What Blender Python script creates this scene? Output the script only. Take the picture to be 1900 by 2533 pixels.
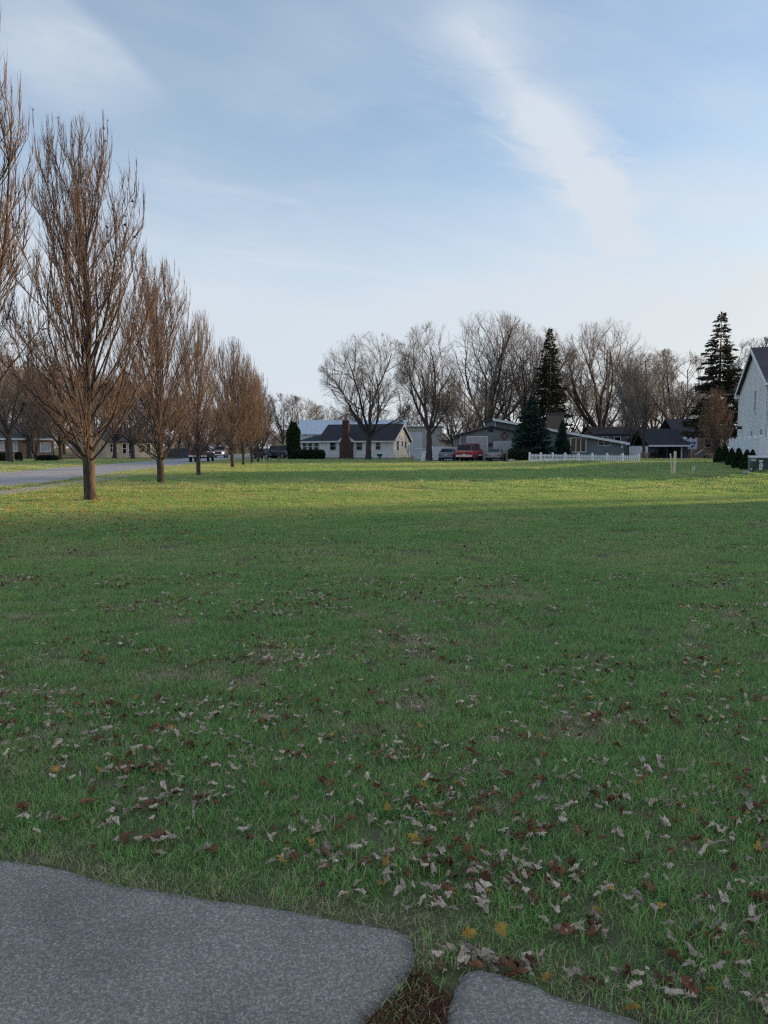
import bpy, math, random
import numpy as np
from mathutils import Vector, Euler

for o in list(bpy.data.objects):
    bpy.data.objects.remove(o)
random.seed(7)
rng = np.random.default_rng(11)
sc = bpy.context.scene
col = sc.collection
R = math.radians

# ---------------------------------------------------------------- camera
FPX, CX, CY, CAM_H = 1900.0, 950.0, 1266.5, 1.5
PITCH = math.atan((CY - 1108.0) / FPX)
cam_d = bpy.data.cameras.new('camera')
cam_d.sensor_fit = 'VERTICAL'
cam_d.sensor_height = 24.0
cam_d.lens = FPX / 2533.0 * 24.0
cam_d.clip_start = 0.05
cam_d.clip_end = 6000
cam = bpy.data.objects.new('camera', cam_d)
cam.location = (0, 0, CAM_H)
cam.rotation_euler = (math.pi / 2 - PITCH, 0, 0)
col.objects.link(cam)
sc.camera = cam

# ---------------------------------------------------------------- world, sun, exposure
SUN_AZ, SUN_EL = R(70), R(8.5)
SKY_STRENGTH = 0.115
EXPOSURE = 1.42
sv = Vector((math.sin(SUN_AZ) * math.cos(SUN_EL), math.cos(SUN_AZ) * math.cos(SUN_EL), math.sin(SUN_EL)))
sun_d = bpy.data.lights.new('sun', 'SUN')
sun_d.energy = 2.7
sun_d.color = (1.0, 0.66, 0.34)
sun_d.angle = R(5)
sun = bpy.data.objects.new('sun', sun_d)
sun.rotation_euler = (-sv).to_track_quat('-Z', 'Y').to_euler()
sun.location = (60, 10, 40)
col.objects.link(sun)
sc.view_settings.view_transform = 'Standard'
sc.view_settings.look = 'None'
sc.view_settings.exposure = EXPOSURE
sc.view_settings.gamma = 1
sc.view_settings.use_curve_mapping = False
sc.cycles.use_denoising = False
sc.cycles.pixel_filter_type = 'BLACKMAN_HARRIS'
sc.cycles.filter_width = 1.25
sc.cycles.max_bounces = 6
sc.cycles.diffuse_bounces = 2
sc.cycles.glossy_bounces = 3
sc.cycles.transmission_bounces = 4
sc.cycles.transparent_max_bounces = 8
sc.cycles.sample_clamp_direct = 2.5
sc.cycles.sample_clamp_indirect = 1.5
sc.cycles.caustics_reflective = False
sc.cycles.caustics_refractive = False

world = bpy.data.worlds.new('World')
sc.world = world
world.use_nodes = True
wt = world.node_tree
wt.nodes.clear()


class N:
    """tiny wrapper so node maths reads like maths"""
    tree = wt

    def __init__(s, sock): s.s = sock

    @staticmethod
    def _in(node, i, v):
        if isinstance(v, N): N.tree.links.new(v.s, node.inputs[i])
        else: node.inputs[i].default_value = v

    @staticmethod
    def m(op, *a, clamp=False):
        n = N.tree.nodes.new('ShaderNodeMath'); n.operation = op; n.use_clamp = clamp
        for i, v in enumerate(a): N._in(n, i, v)
        return N(n.outputs[0])

    def __add__(s, o): return N.m('ADD', s, o)
    def __radd__(s, o): return N.m('ADD', s, o)
    def __sub__(s, o): return N.m('SUBTRACT', s, o)
    def __rsub__(s, o): return N.m('SUBTRACT', o, s)
    def __mul__(s, o): return N.m('MULTIPLY', s, o)
    def __rmul__(s, o): return N.m('MULTIPLY', s, o)
    def __truediv__(s, o): return N.m('DIVIDE', s, o)

    @staticmethod
    def smooth(v, a, b):
        n = N.tree.nodes.new('ShaderNodeMapRange'); n.interpolation_type = 'SMOOTHSTEP'
        N._in(n, 0, v); n.inputs[1].default_value = a; n.inputs[2].default_value = b
        return N(n.outputs[0])

    @staticmethod
    def vec(x, y, z=0.0):
        n = N.tree.nodes.new('ShaderNodeCombineXYZ')
        for i, v in enumerate((x, y, z)): N._in(n, i, v)
        return N(n.outputs[0])

    @staticmethod
    def noise(v, scale, detail=4, rough=0.55, dist=0.0):
        n = N.tree.nodes.new('ShaderNodeTexNoise')
        N._in(n, 'Vector', v); n.inputs['Scale'].default_value = scale
        n.inputs['Detail'].default_value = detail; n.inputs['Roughness'].default_value = rough
        n.inputs['Distortion'].default_value = dist
        return N(n.outputs[0])

    @staticmethod
    def mix(f, a, b):
        n = N.tree.nodes.new('ShaderNodeMix'); n.data_type = 'RGBA'
        N._in(n, 0, f); N._in(n, 6, a); N._in(n, 7, b)
        return N(n.outputs[2])


def ray(px, py):
    a, b = (px - CX) / FPX, (CY - py) / FPX
    return np.array([a, math.cos(PITCH) + b * math.sin(PITCH), -math.sin(PITCH) + b * math.cos(PITCH)])


def build_sky():
    sky = wt.nodes.new('ShaderNodeTexSky'); sky.sky_type = 'NISHITA'
    sky.sun_disc = False; sky.sun_elevation = SUN_EL; sky.sun_rotation = SUN_AZ
    sky.altitude = 200; sky.air_density = 1.0; sky.dust_density = 0.8; sky.ozone_density = 2.0
    tc = wt.nodes.new('ShaderNodeTexCoord')
    sep = wt.nodes.new('ShaderNodeSeparateXYZ'); wt.links.new(tc.outputs['Generated'], sep.inputs[0])
    x, y, z = (N(sep.outputs[i]) for i in range(3))
    zc = N.m('MAXIMUM', z, 0.0) + 0.10
    u, v = x / zc, y / zc                       # coordinates on the cloud deck

    def plane(px, py):
        d = ray(px, py); d = d / np.linalg.norm(d)
        k = max(d[2], 0) + 0.10
        return d[0] / k, d[1] / k

    def streak(pts, noise_u):
        """distance to a line of points on the cloud deck, frayed by noise"""
        best = None
        for (a, b) in zip(pts[:-1], pts[1:]):
            (ax, ay), (bx, by) = plane(*a), plane(*b)
            dx, dy = bx - ax, by - ay
            L2 = dx * dx + dy * dy
            t = N.m('ADD', ((u - ax) * dx + (v - ay) * dy) / L2, 0.0, clamp=True)
            ex, ey = u - (ax + t * dx), v - (ay + t * dy)
            dist = N.m('SQRT', ex * ex + ey * ey)
            best = dist if best is None else N.m('MINIMUM', best, dist)
        return best
    p2 = N.vec(u, v)
    rot = N.vec(u * 0.45 + v * 0.25, v * 1.0 - u * 0.6)
    n_big = N.noise(p2, 1.1, 3, 0.5)
    n_mid = N.noise(rot, 2.2, 6, 0.58, 0.6)
    n_fine = N.noise(rot, 7.0, 8, 0.65, 0.8)
    # thin sheet of high cloud, thickening towards the horizon
    sheet = N.smooth(z + (n_big - 0.5) * 0.24, 0.36, 0.13) * 0.92 + N.smooth(n_big + n_mid * 0.5, 0.50, 1.05) * 0.42
    wisp = N.smooth(n_mid + (n_fine - 0.5) * 0.35, 0.46, 0.88) * 0.26
    # bright frayed plume, right of the middle
    d1 = streak([(1165, 70), (1225, 150), (1350, 300), (1440, 420), (1500, 540), (1540, 620)], n_fine)
    plume = N.smooth(d1 + (n_fine - 0.5) * 0.30 + (n_mid - 0.5) * 0.16, 0.15, -0.05)
    plume = plume * (0.50 + N.smooth(n_fine, 0.32, 0.66) * 0.85)
    d1b = streak([(1330, 290), (1430, 420), (1470, 480)], n_fine)
    plume = plume * 0.8 + N.smooth(d1b + (n_fine - 0.5) * 0.26, 0.19, -0.02) * 0.5
    d2 = streak([(1600, 480), (1700, 455), (1790, 500)], n_fine)
    plume2 = N.smooth(d2 + (n_mid - 0.5) * 0.5, 0.30, 0.0) * 0.35
    # veil with a crisp right edge, upper left
    (ax, ay), (bx, by) = plane(170, -40), plane(445, 250)
    ll = math.hypot(bx - ax, by - ay); dx, dy = (bx - ax) / ll, (by - ay) / ll
    along = ((u - ax) * dx + (v - ay) * dy) / ll
    perp = (u - ax) * dy - (v - ay) * dx
    sgn = 1.0 if ((plane(100, 100)[0] - ax) * dy - (plane(100, 100)[1] - ay) * dx) > 0 else -1.0
    off = perp * sgn + (n_mid - 0.5) * 0.05                 # grows to the left of the edge
    veil = N.smooth(off, -0.01, 0.045) * N.smooth(off, 0.42, 0.05) * N.smooth(along, -0.6, 0.3) * N.smooth(along, 1.25, 0.45)
    veil = veil * (0.16 + n_fine * 0.40)
    d4 = streak([(0, 60), (150, 150), (330, 240)], n_fine)
    veil2 = N.smooth(d4 + (n_mid - 0.5) * 0.3, 0.62, 0.0) * 0.16
    cover = N.m('ADD', sheet + wisp + veil + veil2 + plume2, plume * 1.05, clamp=True)
    cover = cover * 0.92
    warm = N.smooth(x, -0.2, 0.9) * N.smooth(z, 0.45, 0.0)
    sd = x * sv[0] + y * sv[1] + z * sv[2]              # cloud glows towards the sun
    ccol = N.mix(warm, (2.27, 2.47, 2.74, 1), (2.68, 2.66, 2.50, 1))
    ccol = N.mix(N.smooth(sd, 0.70, 1.0), ccol, (4.6, 4.1, 3.3, 1))
    haze_veil = N.mix(0.32, N(sky.outputs[0]), (1.28, 1.50, 1.92, 1))
    skyc = N.mix(cover, haze_veil, ccol)
    bg = wt.nodes.new('ShaderNodeBackground')
    wt.links.new(skyc.s, bg.inputs[0])
    bg.inputs[1].default_value = SKY_STRENGTH
    out = wt.nodes.new('ShaderNodeOutputWorld')
    wt.links.new(bg.outputs[0], out.inputs[0])


build_sky()

# ---------------------------------------------------------------- helpers: places
def sstep(a, b, x):
    t = np.clip((np.asarray(x, float) - a) / (b - a), 0, 1)
    return t * t * (3 - 2 * t)


def hz(x, y):
    """height of the ground: flat, with a gentle rise towards the fenced house on the right"""
    return 0.38 * sstep(11, 19, x) * sstep(18, 32, y) * (1 - sstep(72, 92, y))


def G(px, py):
    """where a pixel's ray meets the ground"""
    d = ray(px, py); z = 0.0
    for _ in range(12):
        t = (z - CAM_H) / d[2]
        z = float(hz(d[0] * t, d[1] * t))
    return np.array([d[0] * t, d[1] * t, z])


def P(px, py, Y):
    d = ray(px, py); t = Y / d[1]
    return np.array([d[0] * t, Y, CAM_H + d[2] * t])


# ---------------------------------------------------------------- helpers: materials
def mat(name, color, rough=0.85, var=0.0, vscale=3.0, bump=0.0, bscale=40.0, spec=0.3, metallic=0.0,
        color2=None, obj_random=0.0, detail=6, translucent=0.0, stretch=None):
    m = bpy.data.materials.new(name); m.use_nodes = True
    t = m.node_tree; b = t.nodes['Principled BSDF']
    b.inputs['Roughness'].default_value = rough
    b.inputs['Metallic'].default_value = metallic
    b.inputs['Specular IOR Level'].default_value = spec
    c = tuple(color) + (1,)
    b.inputs['Base Color'].default_value = c
    old = N.tree; N.tree = t
    tc = t.nodes.new('ShaderNodeTexCoord')
    co = N(tc.outputs['Object'])
    if stretch:
        mp = t.nodes.new('ShaderNodeMapping'); mp.inputs['Scale'].default_value = stretch
        t.links.new(co.s, mp.inputs[0]); co = N(mp.outputs[0])
    if var or color2:
        n = N.noise(co, vscale, detail, 0.6)
        f = N.smooth(n, 0.32, 0.68)
        c2 = tuple(color2) + (1,) if color2 else tuple(max(0, k * (1 - var)) for k in color) + (1,)
        c1 = c if color2 else tuple(min(1, k * (1 + var)) for k in color) + (1,)
        mx = N.mix(f, c1, c2)
        if obj_random:
            oi = t.nodes.new('ShaderNodeObjectInfo')
            hs = t.nodes.new('ShaderNodeHueSaturation')
            t.links.new(mx.s, hs.inputs['Color'])
            vv = N(oi.outputs['Random']) * (2 * obj_random) + (1 - obj_random)
            t.links.new(vv.s, hs.inputs['Value'])
            mx = N(hs.outputs[0])
        t.links.new(mx.s, b.inputs['Base Color'])
    if bump:
        nb = N.noise(co, bscale, 5, 0.65)
        bn = t.nodes.new('ShaderNodeBump'); bn.inputs['Strength'].default_value = bump
        bn.inputs['Distance'].default_value = 0.02
        t.links.new(nb.s, bn.inputs['Height']); t.links.new(bn.outputs[0], b.inputs['Normal'])
    if translucent:
        tr = t.nodes.new('ShaderNodeBsdfTranslucent'); ms = t.nodes.new('ShaderNodeMixShader')
        ms.inputs[0].default_value = translucent
        o = t.nodes['Material Output']
        if var or color2: t.links.new(mx.s, tr.inputs[0])
        else: tr.inputs[0].default_value = c
        t.links.new(b.outputs[0], ms.inputs[1]); t.links.new(tr.outputs[0], ms.inputs[2])
        t.links.new(ms.outputs[0], o.inputs[0])
    N.tree = old
    return m


def blade_mat(name, ramp, patch=0.35, translucent=0.3):
    """leafy things with a tint per blade stored in the mesh, plus large soft patches in the lawn"""
    m = bpy.data.materials.new(name); m.use_nodes = True
    t = m.node_tree; b = t.nodes['Principled BSDF']
    b.inputs['Roughness'].default_value = 0.6
    b.inputs['Specular IOR Level'].default_value = 0.25
    old = N.tree; N.tree = t
    at = t.nodes.new('ShaderNodeAttribute'); at.attribute_name = 'tint'
    geo = t.nodes.new('ShaderNodeNewGeometry')
    oi = t.nodes.new('ShaderNodeObjectInfo')
    big = N.noise(N(geo.outputs['Position']), 0.35, 4, 0.6)
    mid = N.noise(N(geo.outputs['Position']), 2.3, 4, 0.6)
    f = N(at.outputs['Fac']) + (N(oi.outputs['Random']) - 0.5) * 0.12 + (big - 0.5) * patch + (mid - 0.5) * patch * 0.8
    cr = t.nodes.new('ShaderNodeValToRGB')
    els = cr.color_ramp.elements
    while len(els) < len(ramp): els.new(0.5)
    for e, (p, c) in zip(els, ramp):
        e.position = p; e.color = tuple(c) + (1,)
    t.links.new(f.s, cr.inputs[0])
    t.links.new(cr.outputs[0], b.inputs['Base Color'])
    tr = t.nodes.new('ShaderNodeBsdfTranslucent'); ms = t.nodes.new('ShaderNodeMixShader')
    ms.inputs[0].default_value = translucent
    t.links.new(cr.outputs[0], tr.inputs[0])
    t.links.new(b.outputs[0], ms.inputs[1]); t.links.new(tr.outputs[0], ms.inputs[2])
    t.links.new(ms.outputs[0], t.nodes['Material Output'].inputs[0])
    N.tree = old
    return m


def concrete_mat(name, base, dark, speck, scale=1.0, worn=0.5):
    m = bpy.data.materials.new(name); m.use_nodes = True
    t = m.node_tree; b = t.nodes['Principled BSDF']; b.inputs['Roughness'].default_value = 0.9
    b.inputs['Specular IOR Level'].default_value = 0.25
    old = N.tree; N.tree = t
    tc = t.nodes.new('ShaderNodeTexCoord'); co = N(tc.outputs['Object'])
    n1 = N.smooth(N.noise(co, 3.0 * scale, 6, 0.6), 0.3, 0.7)
    n2 = N.smooth(N.noise(co, 88 * scale, 5, 0.75), 0.38, 0.62)
    n3 = N.smooth(N.noise(co, 165 * scale, 2, 0.6), 0.60, 0.68)
    stain = N.smooth(N.noise(co, 1.1 * scale, 5, 0.65, 0.4), 0.46, 0.70)
    at = t.nodes.new('ShaderNodeAttribute'); at.attribute_name = 'tint'
    rim = N.smooth(N(at.outputs['Fac']) + (N.noise(co, 9 * scale, 5, 0.7) - 0.5) * 1.1, 0.25, 0.95)
    vo = t.nodes.new('ShaderNodeTexVoronoi'); vo.inputs['Scale'].default_value = 95 * scale
    t.links.new(co.s, vo.inputs['Vector'])
    pit = N.smooth(N(vo.outputs['Distance']), 0.15, 0.45)
    c = N.mix(n1, tuple(base) + (1,), tuple(k * (1 - 0.35 * worn) for k in base) + (1,))
    c = N.mix(n2 * 0.75, c, tuple(dark) + (1,))
    c = N.mix(stain * 0.42, c, tuple(k * 0.8 for k in dark) + (1,))
    c = N.mix(rim * 0.42, c, (0.075, 0.072, 0.062, 1))
    c = N.mix(n3 * 0.6, c, tuple(speck) + (1,))
    t.links.new(c.s, b.inputs['Base Color'])
    bn = t.nodes.new('ShaderNodeBump'); bn.inputs['Strength'].default_value = 0.6; bn.inputs['Distance'].default_value = 0.004
    h = n2 * 0.9 + pit * 0.4 + n1 * 0.4
    t.links.new(h.s, bn.inputs['Height']); t.links.new(bn.outputs[0], b.inputs['Normal'])
    N.tree = old
    return m


def shingle_mat(name, base, scale=1.0):
    m = bpy.data.materials.new(name); m.use_nodes = True
    t = m.node_tree; b = t.nodes['Principled BSDF']; b.inputs['Roughness'].default_value = 0.9
    b.inputs['Specular IOR Level'].default_value = 0.2
    old = N.tree; N.tree = t
    tc = t.nodes.new('ShaderNodeTexCoord'); co = N(tc.outputs['Object'])
    br = t.nodes.new('ShaderNodeTexBrick'); br.inputs['Scale'].default_value = 1.0
    br.inputs['Brick Width'].default_value = 0.3; br.inputs['Row Height'].default_value = 0.14
    br.inputs['Mortar Size'].default_value = 0.012
    br.inputs['Color1'].default_value = tuple(base) + (1,)
    br.inputs['Color2'].default_value = tuple(k * 0.7 for k in base) + (1,)
    br.inputs['Mortar'].default_value = tuple(k * 0.45 for k in base) + (1,)
    sp = t.nodes.new('ShaderNodeSeparateXYZ'); t.links.new(co.s, sp.inputs[0])
    vv = N.vec(N(sp.outputs[0]), N(sp.outputs[2]) * 1.0 + N(sp.outputs[1]) * 0.6)
    t.links.new(vv.s, br.inputs['Vector'])
    n = N.smooth(N.noise(co, 1.3, 5, 0.6), 0.3, 0.7)
    c = N.mix(n * 0.35, N(br.outputs[0]), tuple(k * 1.35 for k in base) + (1,))
    t.links.new(c.s, b.inputs['Base Color'])
    N.tree = old
    return m


M = {}
M['soil'] = mat('soil', (0.120, 0.150, 0.055), 1.0, vscale=1.7, color2=(0.150, 0.120, 0.075), bump=0.6, bscale=30)
M['grass'] = blade_mat('grass_blades', [(0.0, (0.175, 0.345, 0.120)), (0.30, (0.305, 0.515, 0.155)),
                                        (0.60, (0.420, 0.550, 0.175)), (0.80, (0.54, 0.49, 0.26)), (0.95, (0.68, 0.56, 0.38))], 0.60, 0.42)
M['dry_weed'] = blade_mat('dry_weed', [(0.0, (0.07, 0.026, 0.016)), (0.5, (0.17, 0.065, 0.038)), (0.9, (0.32, 0.18, 0.10))], 0.2, 0.15)
M['concrete'] = concrete_mat('old_concrete', (0.50, 0.435, 0.370), (0.16, 0.140, 0.120), (0.84, 0.78, 0.72))
M['walk'] = concrete_mat('sidewalk_concrete', (0.42, 0.40, 0.36), (0.30, 0.28, 0.25), (0.5, 0.49, 0.46), 0.2)
M['asphalt'] = mat('asphalt', (0.34, 0.335, 0.34), 0.9, 0.15, 0.5, 0.3, 60)
M['asphalt_dark'] = mat('asphalt_dark', (0.085, 0.083, 0.082), 0.9, 0.25, 0.6)
M['drive'] = mat('driveway_concrete', (0.34, 0.34, 0.35), 0.9, 0.15, 0.7)
M['limb'] = mat('pear_limb_bark', (0.070, 0.058, 0.052), 0.95, 0.3, 5)
M['bark'] = mat('pear_bark', (0.115, 0.092, 0.072), 0.95, vscale=9, color2=(0.050, 0.040, 0.034), bump=0.9, bscale=22, stretch=(1, 1, 0.25))
M['twig'] = mat('pear_twig', (0.165, 0.118, 0.094), 0.85, 0.3, 2.0)
M['bark2'] = mat('grey_bark', (0.085, 0.073, 0.066), 0.95, vscale=5, color2=(0.05, 0.043, 0.040), bump=0.8, bscale=14, stretch=(1, 1, 0.3))
M['twig2'] = mat('grey_twig', (0.190, 0.166, 0.150), 0.9, 0.25, 0.6, obj_random=0.15)
M['twig3'] = mat('tan_twig', (0.200, 0.170, 0.148), 0.9, 0.25, 0.6, obj_random=0.15)
M['twig_red'] = mat('russet_twig', (0.16, 0.075, 0.05), 0.9, 0.25, 0.6, obj_random=0.15)
M['dead_leaf'] = mat('clinging_leaf', (0.06, 0.030, 0.022), 0.9, 0.4, 3)
M['leaf_pale'] = mat('pale_dry_leaf', (0.74, 0.585, 0.46), 0.85, vscale=30, color2=(0.42, 0.285, 0.20), obj_random=0.4, translucent=0.12, detail=3)
M['leaf_brown'] = mat('brown_dry_leaf', (0.30, 0.135, 0.065), 0.8, vscale=30, color2=(0.12, 0.058, 0.036), obj_random=0.45, translucent=0.15, detail=3)
M['leaf_gold'] = mat('golden_leaf', (0.58, 0.36, 0.07), 0.75, vscale=12, color2=(0.42, 0.20, 0.05), obj_random=0.25, translucent=0.2, detail=3)
M['spruce'] = blade_mat('spruce_needles', [(0.0, (0.010, 0.030, 0.022)), (0.5, (0.020, 0.055, 0.042)), (1.0, (0.045, 0.090, 0.075))], 0.3, 0.1)
M['fir'] = blade_mat('fir_needles', [(0.0, (0.018, 0.024, 0.014)), (0.5, (0.035, 0.042, 0.022)), (1.0, (0.075, 0.062, 0.034))], 0.3, 0.1)
M['arbor'] = blade_mat('arborvitae_scale', [(0.0, (0.008, 0.022, 0.010)), (0.5, (0.018, 0.042, 0.016)), (1.0, (0.04, 0.075, 0.026))], 0.25, 0.1)
M['hedge'] = blade_mat('hedge_leaf', [(0.0, (0.010, 0.018, 0.010)), (0.5, (0.020, 0.034, 0.016)), (1.0, (0.040, 0.058, 0.026))], 0.25, 0.1)
M['gold_bush'] = blade_mat('golden_bush_leaf', [(0.0, (0.10, 0.16, 0.02)), (0.5, (0.36, 0.40, 0.05)), (1.0, (0.62, 0.58, 0.16))], 0.25, 0.2)
M['dry_bush'] = blade_mat('dry_bush_twig', [(0.0, (0.05, 0.035, 0.028)), (0.5, (0.10, 0.07, 0.05)), (1.0, (0.18, 0.13, 0.09))], 0.25, 0.1)
M['core'] = mat('foliage_core', (0.010, 0.018, 0.010), 1.0)
M['core_gold'] = mat('golden_bush_core', (0.10, 0.13, 0.02), 1.0)
M['white_wall'] = mat('white_siding', (0.80, 0.80, 0.80), 0.6, 0.06, 0.8)
M['white_trim'] = mat('white_trim', (0.78, 0.79, 0.80), 0.5, 0.04, 1.5)
M['vinyl_wall'] = mat('pale_grey_vinyl_siding', (0.70, 0.72, 0.74), 0.55, 0.05, 0.6)
M['vinyl_fence'] = mat('white_vinyl', (0.80, 0.83, 0.87), 0.45, 0.04, 0.8)
M['grey_wall'] = mat('grey_green_siding', (0.215, 0.235, 0.235), 0.8, 0.12, 0.7)
M['blue_wall'] = mat('blue_grey_siding', (0.17, 0.20, 0.215), 0.8, 0.12, 0.7)
M['dark_wall'] = mat('dark_siding', (0.085, 0.085, 0.10), 0.85, 0.2, 0.7)
M['far_wall'] = mat('far_grey_wall', (0.16, 0.15, 0.17), 0.85, 0.2, 0.7)
M['tan_wall'] = mat('tan_metal_wall', (0.42, 0.40, 0.36), 0.8, 0.12, 0.5)
M['barn_wall'] = mat('pale_barn_wall', (0.60, 0.62, 0.66), 0.7, 0.06, 0.5)
M['cream_wall'] = mat('cream_wall', (0.62, 0.52, 0.38), 0.85, 0.1, 0.7)
M['brick_tan'] = mat('tan_brick', (0.36, 0.23, 0.17), 0.9, 0.25, 1.5)
M['stone'] = mat('stone', (0.38, 0.36, 0.34), 0.9, 0.3, 3, 0.7, 8)
M['brick'] = mat('chimney_brick', (0.125, 0.068, 0.058), 0.9, vscale=3.5, color2=(0.07, 0.042, 0.04), bump=0.5, bscale=15)
M['shingle_dark'] = shingle_mat('dark_shingle', (0.052, 0.052, 0.062))
M['shingle_green'] = shingle_mat('green_black_shingle', (0.05, 0.062, 0.064))
M['shingle_brown'] = shingle_mat('plum_brown_shingle', (0.100, 0.084, 0.090))
M['shingle_grey'] = shingle_mat('grey_shingle', (0.13, 0.12, 0.125))
M['metal_roof'] = mat('pale_metal_roof', (0.55, 0.61, 0.68), 0.4, 0.05, 0.4, spec=0.5)
M['glass'] = mat('window_glass', (0.012, 0.015, 0.022), 0.12, spec=0.35)
M['glass_dark'] = mat('dark_void', (0.008, 0.008, 0.011), 0.6)
M['curtain'] = mat('pale_blind', (0.5, 0.5, 0.52), 0.8, 0.1, 3)
M['black'] = mat('black_plastic', (0.014, 0.014, 0.016), 0.6)
M['tyre'] = mat('tyre_rubber', (0.018, 0.018, 0.019), 0.85)
M['chrome'] = mat('bright_metal', (0.55, 0.56, 0.58), 0.25, metallic=0.9)
M['wood'] = mat('stake_wood', (0.74, 0.65, 0.44), 0.85, 0.15, 6, stretch=(4, 4, 0.6))
M['post_wood'] = mat('weathered_post_wood', (0.16, 0.125, 0.10), 0.9, 0.3, 5, stretch=(4, 4, 0.6))
M['white_plastic'] = mat('white_plastic', (0.72, 0.73, 0.74), 0.5, 0.05, 3)
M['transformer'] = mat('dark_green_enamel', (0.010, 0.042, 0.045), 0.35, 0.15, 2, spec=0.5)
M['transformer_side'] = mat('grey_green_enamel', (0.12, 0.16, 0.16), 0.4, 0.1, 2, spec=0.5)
M['transformer_lid'] = mat('highlight_lid_enamel', (0.30, 0.37, 0.42), 0.4, 0.1, 2, spec=0.5)  # pale blue tone puts the highlight on the lid's top into its colour
M['teal'] = mat('teal_glaze', (0.045, 0.11, 0.11), 0.35, 0.2, 5)
M['rust_red'] = mat('dull_red_paint', (0.16, 0.04, 0.045), 0.7, 0.2, 5)
M['green_wreath'] = mat('wreath_green', (0.02, 0.035, 0.02), 0.9, 0.4, 12)
M['tail'] = mat('tail_lamp_red', (0.35, 0.012, 0.014), 0.25, spec=0.6)
M['lamp_clear'] = mat('headlamp_lens', (0.75, 0.76, 0.78), 0.15, spec=0.6)
M['plate'] = mat('plate_white', (0.7, 0.72, 0.74), 0.5)
M['decal_blue'] = mat('decal_blue', (0.06, 0.16, 0.38), 0.5)
M['camper'] = mat('camper_shell', (0.62, 0.65, 0.70), 0.4, 0.05, 1)
head = bpy.data.materials.new('lit_headlamp'); head.use_nodes = True
hb = head.node_tree.nodes['Principled BSDF']
hb.inputs['Base Color'].default_value = (1, 0.9, 0.75, 1)
hb.inputs['Emission Color'].default_value = (1, 0.86, 0.66, 1); hb.inputs['Emission Strength'].default_value = 6
head.cycles.emission_sampling = 'NONE'
M['lit_lamp'] = head


def paint(name, c, rough=0.3):
    return mat(name, c, rough, 0.06, 1.2, spec=0.6)


# ---------------------------------------------------------------- helpers: objects
def tag(o, label=None, cat=None, group=None, kind=None):
    if label: o['label'] = label
    if cat: o['category'] = cat
    if group: o['group'] = group
    if kind: o['kind'] = kind
    return o


def thing(name, label, cat, loc=(0, 0, 0), rz=0.0, group=None):
    o = bpy.data.objects.new(name, None)
    o.empty_display_size = 0.2
    o.location = tuple(float(v) for v in loc); o.rotation_euler = (0, 0, rz)
    col.objects.link(o)
    return tag(o, label, cat, group)


def link(name, me, parent=None, loc=None, rot=None):
    o = bpy.data.objects.new(name, me)
    if parent: o.parent = parent
    if loc is not None: o.location = tuple(float(v) for v in loc)
    if rot is not None: o.rotation_euler = rot
    col.objects.link(o)
    return o


def np_mesh(name, verts, quads=None, tris=None, material=None, smooth=False, tint=None):
    """fast mesh from arrays"""
    me = bpy.data.meshes.new(name)
    verts = np.asarray(verts, np.float32).reshape(-1, 3)
    loops, starts = [], []
    k = 0
    for arr, n in ((quads, 4), (tris, 3)):
        if arr is not None and len(arr):
            arr = np.asarray(arr, np.int32).reshape(-1, n)
            loops.append(arr.ravel())
            starts.append(k + np.arange(len(arr), dtype=np.int32) * n)
            k += arr.size
    loops = np.concatenate(loops); starts = np.concatenate(starts)
    me.vertices.add(len(verts)); me.vertices.foreach_set('co', verts.ravel())
    me.loops.add(len(loops)); me.loops.foreach_set('vertex_index', loops)
    me.polygons.add(len(starts)); me.polygons.foreach_set('loop_start', starts)
    me.update(calc_edges=True)
    if smooth: me.polygons.foreach_set('use_smooth', np.ones(len(starts), bool))
    if tint is not None:
        a = me.attributes.new('tint', 'FLOAT', 'POINT')
        a.data.foreach_set('value', np.asarray(tint, np.float32))
    if material: me.materials.append(material)
    return me


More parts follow.
